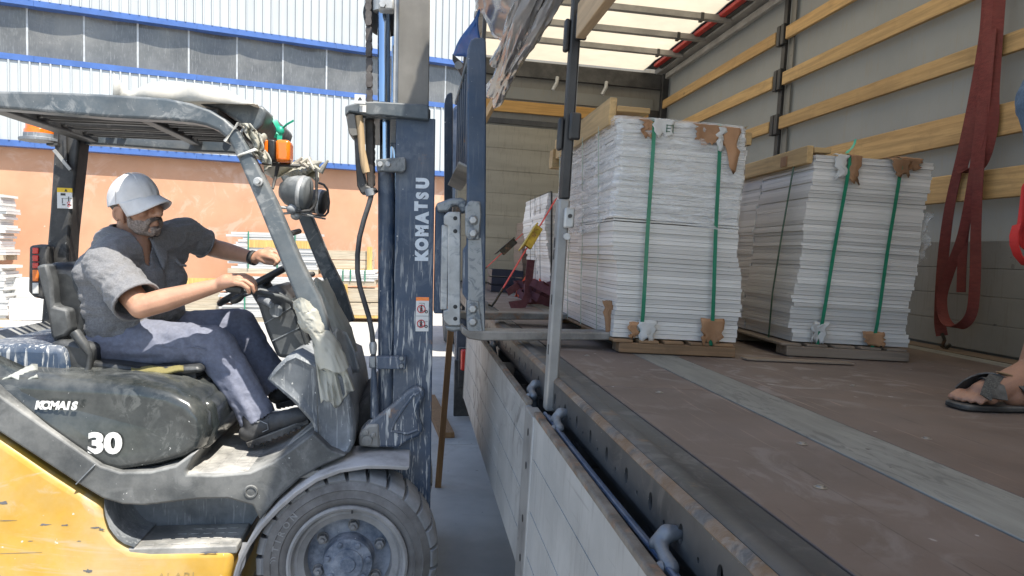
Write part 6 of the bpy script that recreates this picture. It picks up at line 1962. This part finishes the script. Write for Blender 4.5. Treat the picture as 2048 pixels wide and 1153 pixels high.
sm_ = shirt.modifiers.new('cloth', 'SOLIDIFY'); sm_.thickness = .004; sm_.offset = 0
# sleeve hems
def hem(c, d, r_, th, name):
    e1 = d.orthogonal().normalized(); e2 = d.cross(e1)
    MB().tube([c + (e1 * cos(a) + e2 * sin(a)) * r_ * (1 + .03 * sin(3 * a)) for a in [2 * pi * k / 30 for k in range(30)]], th, 8, closed=True).build(name, SHIRT, shirt)
hem(SLN + dN * .010, dN, .0885, .006, 'sleeve_hem')
hem(SLF + dF * .008, dF, .069, .005, 'sleeve_hem')
# collar: a folded band standing round the neck with two points
rows = []
for j in range(9):
    v = j / 8
    row = []
    for i in range(33):
        a = radians(-160 + 320 * i / 32)           # 0 = nape, +-160 = throat
        fr_ = max(0, (abs(a) - 1.75) / 1.04)
        r_ = .077 + .050 * v ** .8 + .030 * v * fr_
        hgt = .085 - .022 * fr_ - (.075 + .075 * fr_ ** 1.5) * max(0, v - .12) ** .9
        row.append(NB + TFW * (-cos(a) * r_ * 1.02 + .018) + TSD * (sin(a) * r_) + Vector((0, 0, hgt - .02 * (-cos(a)))))
    rows.append(row)
MB().sheet(rows).build('collar', SHIRT, shirt, solid=.006)
# placket and pocket lip

MB().tube([P(352, 520, 3.40), P(362, 531, 3.40), P(372, 532, 3.42)], .006, 6).build('pocket_edge', SHIRT, shirt)
# wristband
d = (W_F - E_F).normalized(); e1 = d.orthogonal().normalized(); e2 = d.cross(e1); c = E_F.lerp(W_F, .96)
MB().rings([[c + d * q + (e1 * cos(a) + e2 * sin(a)) * .0335 for a in [2 * pi * k / 20 for k in range(20)]] for q in (-.012, .012)], True, False).build('wristband', PICTO, dr, solid=.004)

# trousers
tr_ = MB()
capsule(tr_, HIPN, HIPF, .13, .12); capsule(tr_, P(215, 665, 3.36), P(250, 662, 3.45), .14, .13)
chain_caps(tr_, [HIPN, HIPN.lerp(KN, .5), KN], [.118, .098, .080])
chain_caps(tr_, [HIPF, HIPF.lerp(KF, .5), KF], [.110, .095, .080])
chain_caps(tr_, [KN, KN.lerp(AN, .4), AN.lerp(KN, .06)], [.080, .076, .076])
chain_caps(tr_, [KF, KF.lerp(AF, .4), AF], [.080, .072, .070])
dSN = (AN - KN).normalized()
pf_ = folds(.009, 6, 9)
def pfold(p):
    w = math.exp(-((p - KN).length / .16) ** 2) + math.exp(-((p - AN).length / .16) ** 2)
    return pf_(p) + w * .006 * sin((p.x + .7 * p.z) * 70 + 5 * noise.noise(p * 7))
trou = fleshed(tr_, 'trousers', PANT, dr, .007, 4, fold=pfold, cut=lambda p: ((p - AN).dot(dSN) > -.005 and (p - AN).length < .2 and p.y < 3.36) or (p.y > 3.36 and (p - AF).dot((AF - KF).normalized()) > 0.0 and (p - AF).length < .2))
sm_ = trou.modifiers.new('cloth', 'SOLIDIFY'); sm_.thickness = .004; sm_.offset = 0
# thigh seam
MB().tube([P(238, 700, 3.178), P(270, 688, 3.172), P(310, 692, 3.16), P(350, 696, 3.152), P(390, 694, 3.145), P(412, 700, 3.138)], .0022, 5).build('trouser_seam', PANT, trou)
# reflective strips on the far shin
# shoes (ankle, upper, sole)
def shoe(hx, hy, tx, ty, Y, name):
    h, t_ = P(hx, hy, Y), P(tx, ty, Y)
    d = (t_ - h); L_ = d.length; d.normalize()
    n_ = Vector((-d.z, 0, d.x)); s_ = Vector((0, 1, 0))
    def q(u, v, w): return h + d * (u * L_) + n_ * v + s_ * w
    mb = MB()
    for (u, v, r_, wr) in ((.10, .045, .042, .0), (.30, .052, .045, 0), (.5, .048, .045, 0), (.68, .040, .044, 0), (.84, .036, .042, 0), (.92, .034, .036, 0)):
        ell(mb, q(u, v, 0), (.055, .043 if u < .6 else .047, r_))
    chain_caps(mb, [q(.16, .06, 0), q(.2, .11, 0)], [.044, .044])
    o = fleshed(mb, name, SHOE, dr, .006, 3)
    out = []
    N = 14
    for k in range(N):
        u = k / (N - 1)
        out.append((u, .030 + .018 * sin(pi * min(1, u * 1.1)) + .006 * (u > .6)))
    top = [q(u * 1.04 - .02, .018, w) for u, w in out] + [q(u * 1.04 - .02, .018, -w) for u, w in reversed(out)]
    bot = [q(u * 1.04 - .02, -.008, w) for u, w in out] + [q(u * 1.04 - .02, -.008, -w) for u, w in reversed(out)]
    MB().extrude(top, bot).build('shoe_sole', SOLE, o, bevel=.004)
    for k in range(9):
        u = .06 + .1 * k
        MB().box(-.008, .008, -.003, .003, -.006, .006).xf(Matrix.Translation(q(u, -.004, -.046 if .3 < u else -.038))).build('sole_lug', SOLE, o)
    MB().tube([q(.22, .085, -.041), q(.34, .082, -.043), q(.42, .06, -.046), q(.40, .038, -.046), q(.3, .036, -.045)], .0022, 5).build('shoe_stitch', COWLM, o)
    for k in range(3):
        MB().tube([q(.38 + .08 * k, .086 - .008 * k, -.03), q(.40 + .08 * k, .096 - .008 * k, 0), q(.38 + .08 * k, .086 - .008 * k, .03)], .004, 6).build('shoe_lace', PICTO, o)
    return o
shoe(500, 889, 618, 842, 3.17, 'shoe')
shoe(556, 812, 640, 792, 3.52, 'shoe')

# ---------------------------------------------------------------- the second person on the trailer deck (mostly outside the frame)
FT = PT(1905, 806, Z=ZF)
p2 = thing('person', 'person in dark sandals and blue denim shorts standing at the right edge of the trailer', 'person', (1.8, 1.85, ZF), TM)
FY = 1.87
def F(px, py, y=FY): return PT(px, py, Y=y)
fm = MB()
toe0 = F(1912, 805)
foot_z = ZF + .022
ankle = Vector((1.80, FY + .01, ZF + .115))
heel = Vector((1.855, FY + .005, ZF + .05))
ball_ = Vector((1.635, FY, ZF + .047))
chain_caps(fm, [ball_, Vector((1.70, FY, ZF + .072)), ankle], [.036, .040, .044])
capsule(fm, ball_ + Vector((0, -.028, -.006)), ball_ + Vector((0, .026, -.004)), .022, .024)
capsule(fm, heel, Vector((1.72, FY - .01, ZF + .045)), .038, .03)
capsule(fm, ankle, heel, .042, .036)
for i, (dy, ln, r_) in enumerate(((.040, .052, .0125), (.018, .056, .0095), (.000, .052, .009), (-.018, .043, .0085), (-.035, .030, .0085))):
    a = ball_ + Vector((-.012, dy - .005, -.010))
    chain_caps(fm, [a, a + Vector((-ln * .6, dy * .06, .004)), a + Vector((-ln, dy * .08, -.009))], [r_ * 1.25, r_ * 1.05, r_], 10)
knee = Vector((1.935, FY + .03, ZF + .50)); hip = Vector((1.872, FY + .05, ZF + .92))
chain_caps(fm, [ankle, ankle.lerp(knee, .35), ankle.lerp(knee, .7), knee], [.042, .050, .062, .060])
chain_caps(fm, [knee, hip], [.062, .085])
# other leg, torso, arms and head stand outside the picture
k2 = Vector((2.16, FY + .24, ZF + .49)); h2 = Vector((2.05, FY + .20, ZF + .92)); a2 = Vector((2.20, FY + .25, ZF + .09))
chain_caps(fm, [a2, a2.lerp(k2, .6), k2, h2], [.04, .06, .06, .085])
capsule(fm, a2, a2 + Vector((-.14, -.01, -.05)), .04, .032)
tor = Vector((2.04, FY + .14, ZF + 1.0))
chain_caps(fm, [tor, tor + Vector((0, 0, .25)), tor + Vector((0, 0, .42))], [.14, .13, .13])
nk = tor + Vector((-.01, 0, .52))
chain_caps(fm, [nk, nk + Vector((-.02, 0, .10))], [.055, .055])
hd = nk + Vector((-.03, 0, .19))
ell(fm, hd + Vector((.01, 0, .02)), (.098, .078, .095)); ell(fm, hd + Vector((-.04, 0, -.04)), (.06, .06, .08))
chain_caps(fm, [hd + Vector((-.09, 0, .0)), hd + Vector((-.118, 0, -.035))], [.012, .016])
for s in (-1, 1):
    ell(fm, hd + Vector((.01, .077 * s, -.015)), (.022, .012, .034))
    sh0 = nk + Vector((.0, .17 * s, -.05)); el = sh0 + Vector((.16, .05 * s, -.24)); wr = el + Vector((.0, 0, -.25))
    chain_caps(fm, [nk, sh0], [.06, .06]); chain_caps(fm, [sh0, el, wr], [.055, .042, .028])
    pm = wr + Vector((-.02, 0, -.07)); capsule(fm, wr, pm, .028, .03)
    for q in range(4):
        a = pm + Vector((-.022 + .018 * q, 0, -.012)); chain_caps(fm, [a, a + Vector((.0, -.008 * s, -.04)), a + Vector((.008, -.02 * s, -.072 + .006 * abs(q - 1.5)))], [.0105, .0095, .008], 10)
    chain_caps(fm, [wr + Vector((-.025, 0, -.03)), wr + Vector((-.055, -.01 * s, -.065)), wr + Vector((-.06, -.012 * s, -.10))], [.014, .0115, .009], 10)
fleshed(fm, 'body', SKINF, p2, .0052, 3, TM)
ZNAIL = mat('toe_nail', (.55, .36, .30), .35)
for i, (dy, ln, r_) in enumerate(((.040, .052, .0125), (.018, .056, .0095), (.000, .052, .009), (-.018, .043, .0085), (-.035, .030, .0085))):
    c = ball_ + Vector((-.012 - ln * .96, dy - .005 + dy * .08, -.010 - .009 + r_ * .80))
    e = MB(); ell(e, c, (r_ * .55, r_ * .6, .002), Matrix.Rotation(radians(-28), 4, 'Y'), 10, 6); e.build('toe_nail', ZNAIL, p2, frame=TM)
# sandal
out = [(-.085, .030), (-.07, .045), (-.03, .052), (.03, .050), (.10, .040), (.17, .038), (.23, .036), (.26, .022)]
ctr = Vector((1.628, FY, 0))
def so(z): return [Vector((ctr.x + u, FY + w, z)) for u, w in out] + [Vector((ctr.x + u, FY - w, z)) for u, w in reversed(out)]
sd = MB().rings([so(ZF + .003), so(ZF + .010), so(ZF + .019)]).build('sandal', SANDAL, p2, frame=TM, bevel=.004)
def sstrap(x0, x1, w, y0, y1, hgt, m, nm='sandal_strap'):
    pts = []
    for k in range(13):
        u = k / 12
        pts.append((x0 + (x1 - x0) * u, y0 + (y1 - y0) * u, ZF + .022 + hgt * sin(pi * (.04 + .92 * u)) ** .62))
    MB().ribbon(pts, (1, 0, 0), w, .004).build(nm, m, sd, frame=TM)
sstrap(1.640, 1.668, .048, FY - .056, FY + .056, .070, SANDAL)
sstrap(1.76, 1.600, .036, FY - .052, FY + .05, .082, SANDAL)
sstrap(1.600, 1.76, .034, FY - .052, FY + .052, .080, mat('woven_strap', (.10, .095, .085), .9, var=.6, scale=300))
e = MB(); ell(e, (1.690, FY - .012, ZF + .107), (.03, .016, .004), Matrix.Rotation(radians(12), 4, 'Y')); e.build('sandal_badge', mat('tan_badge', (.24, .16, .09), .6), sd, frame=TM)
# denim shorts: the leg reaches the edge of the picture
dm = MB()
chain_caps(dm, [knee + Vector((-.0, 0, .07)), knee.lerp(hip, .5) + Vector((-.015, 0, .01)), hip], [.098, .110, .125])
chain_caps(dm, [k2 + Vector((0, 0, .07)), h2], [.095, .125])
capsule(dm, hip, h2, .13, .13)
fleshed(dm, 'denim_shorts', DENIM, p2, .010, 3, TM, fold=folds(.010, 8, 10), cut=lambda p: p.z < knee.z + .03)
hem_c = knee + Vector((0, 0, .035))
MB().tube([hem_c + Vector((.105 * cos(a), .105 * sin(a), .0)) for a in [2 * pi * k / 28 for k in range(28)]], .007, 8, closed=True).build('denim_hem', mat('dark_denim', (.02, .03, .05), .9), p2, frame=TM)
sv = MB()
chain_caps(sv, [tor + Vector((0, 0, .02)), tor + Vector((0, 0, .25)), tor + Vector((0, 0, .42))], [.16, .15, .145])
for s in (-1, 1):
    sh0 = nk + Vector((.0, .17 * s, -.05)); capsule(sv, nk + Vector((0, 0, -.07)), sh0, .08, .075); capsule(sv, sh0, sh0 + Vector((.01, .03 * s, -.18)), .075, .07)
fleshed(sv, 'tee_shirt', SHIRT, p2, .011, 3, TM, fold=folds(.01, 6, 8))
ch_ = MB(); ell(ch_, hd + Vector((.018, 0, .045)), (.102, .084, .085)); ch_.build('hair', HAIRD, p2, frame=TM)
# red bag hanging in front of the shin
rb = thing('red_bag', 'bright red cloth bag with a hanging loop beside the denim leg at right', 'bag', (1.70, 2.1, ZF + .2), TM)
BY = 2.02
def B(px, py, dy=0): return PT(px, py, Y=BY + dy)
ring0 = [(2044, 362), (2040, 400), (2035, 440), (2030, 470), (2040, 500), (2062, 505), (2120, 490), (2125, 362)]
MB().extrude([tuple(B(a, b)) for a, b in ring0], [tuple(B(a, b, .07)) for a, b in ring0]).build('bag_body', REDC, rb, frame=TM, bevel=.02, seg=3)
MB().ribbon([B(2034, 450, -.01), B(2028, 470, -.02), B(2028, 490, -.025), B(2036, 512, -.02), B(2052, 530, -.01), B(2080, 535, 0)], (0, 1, 0), .03, .004).build('bag_loop', REDC, rb, frame=TM)
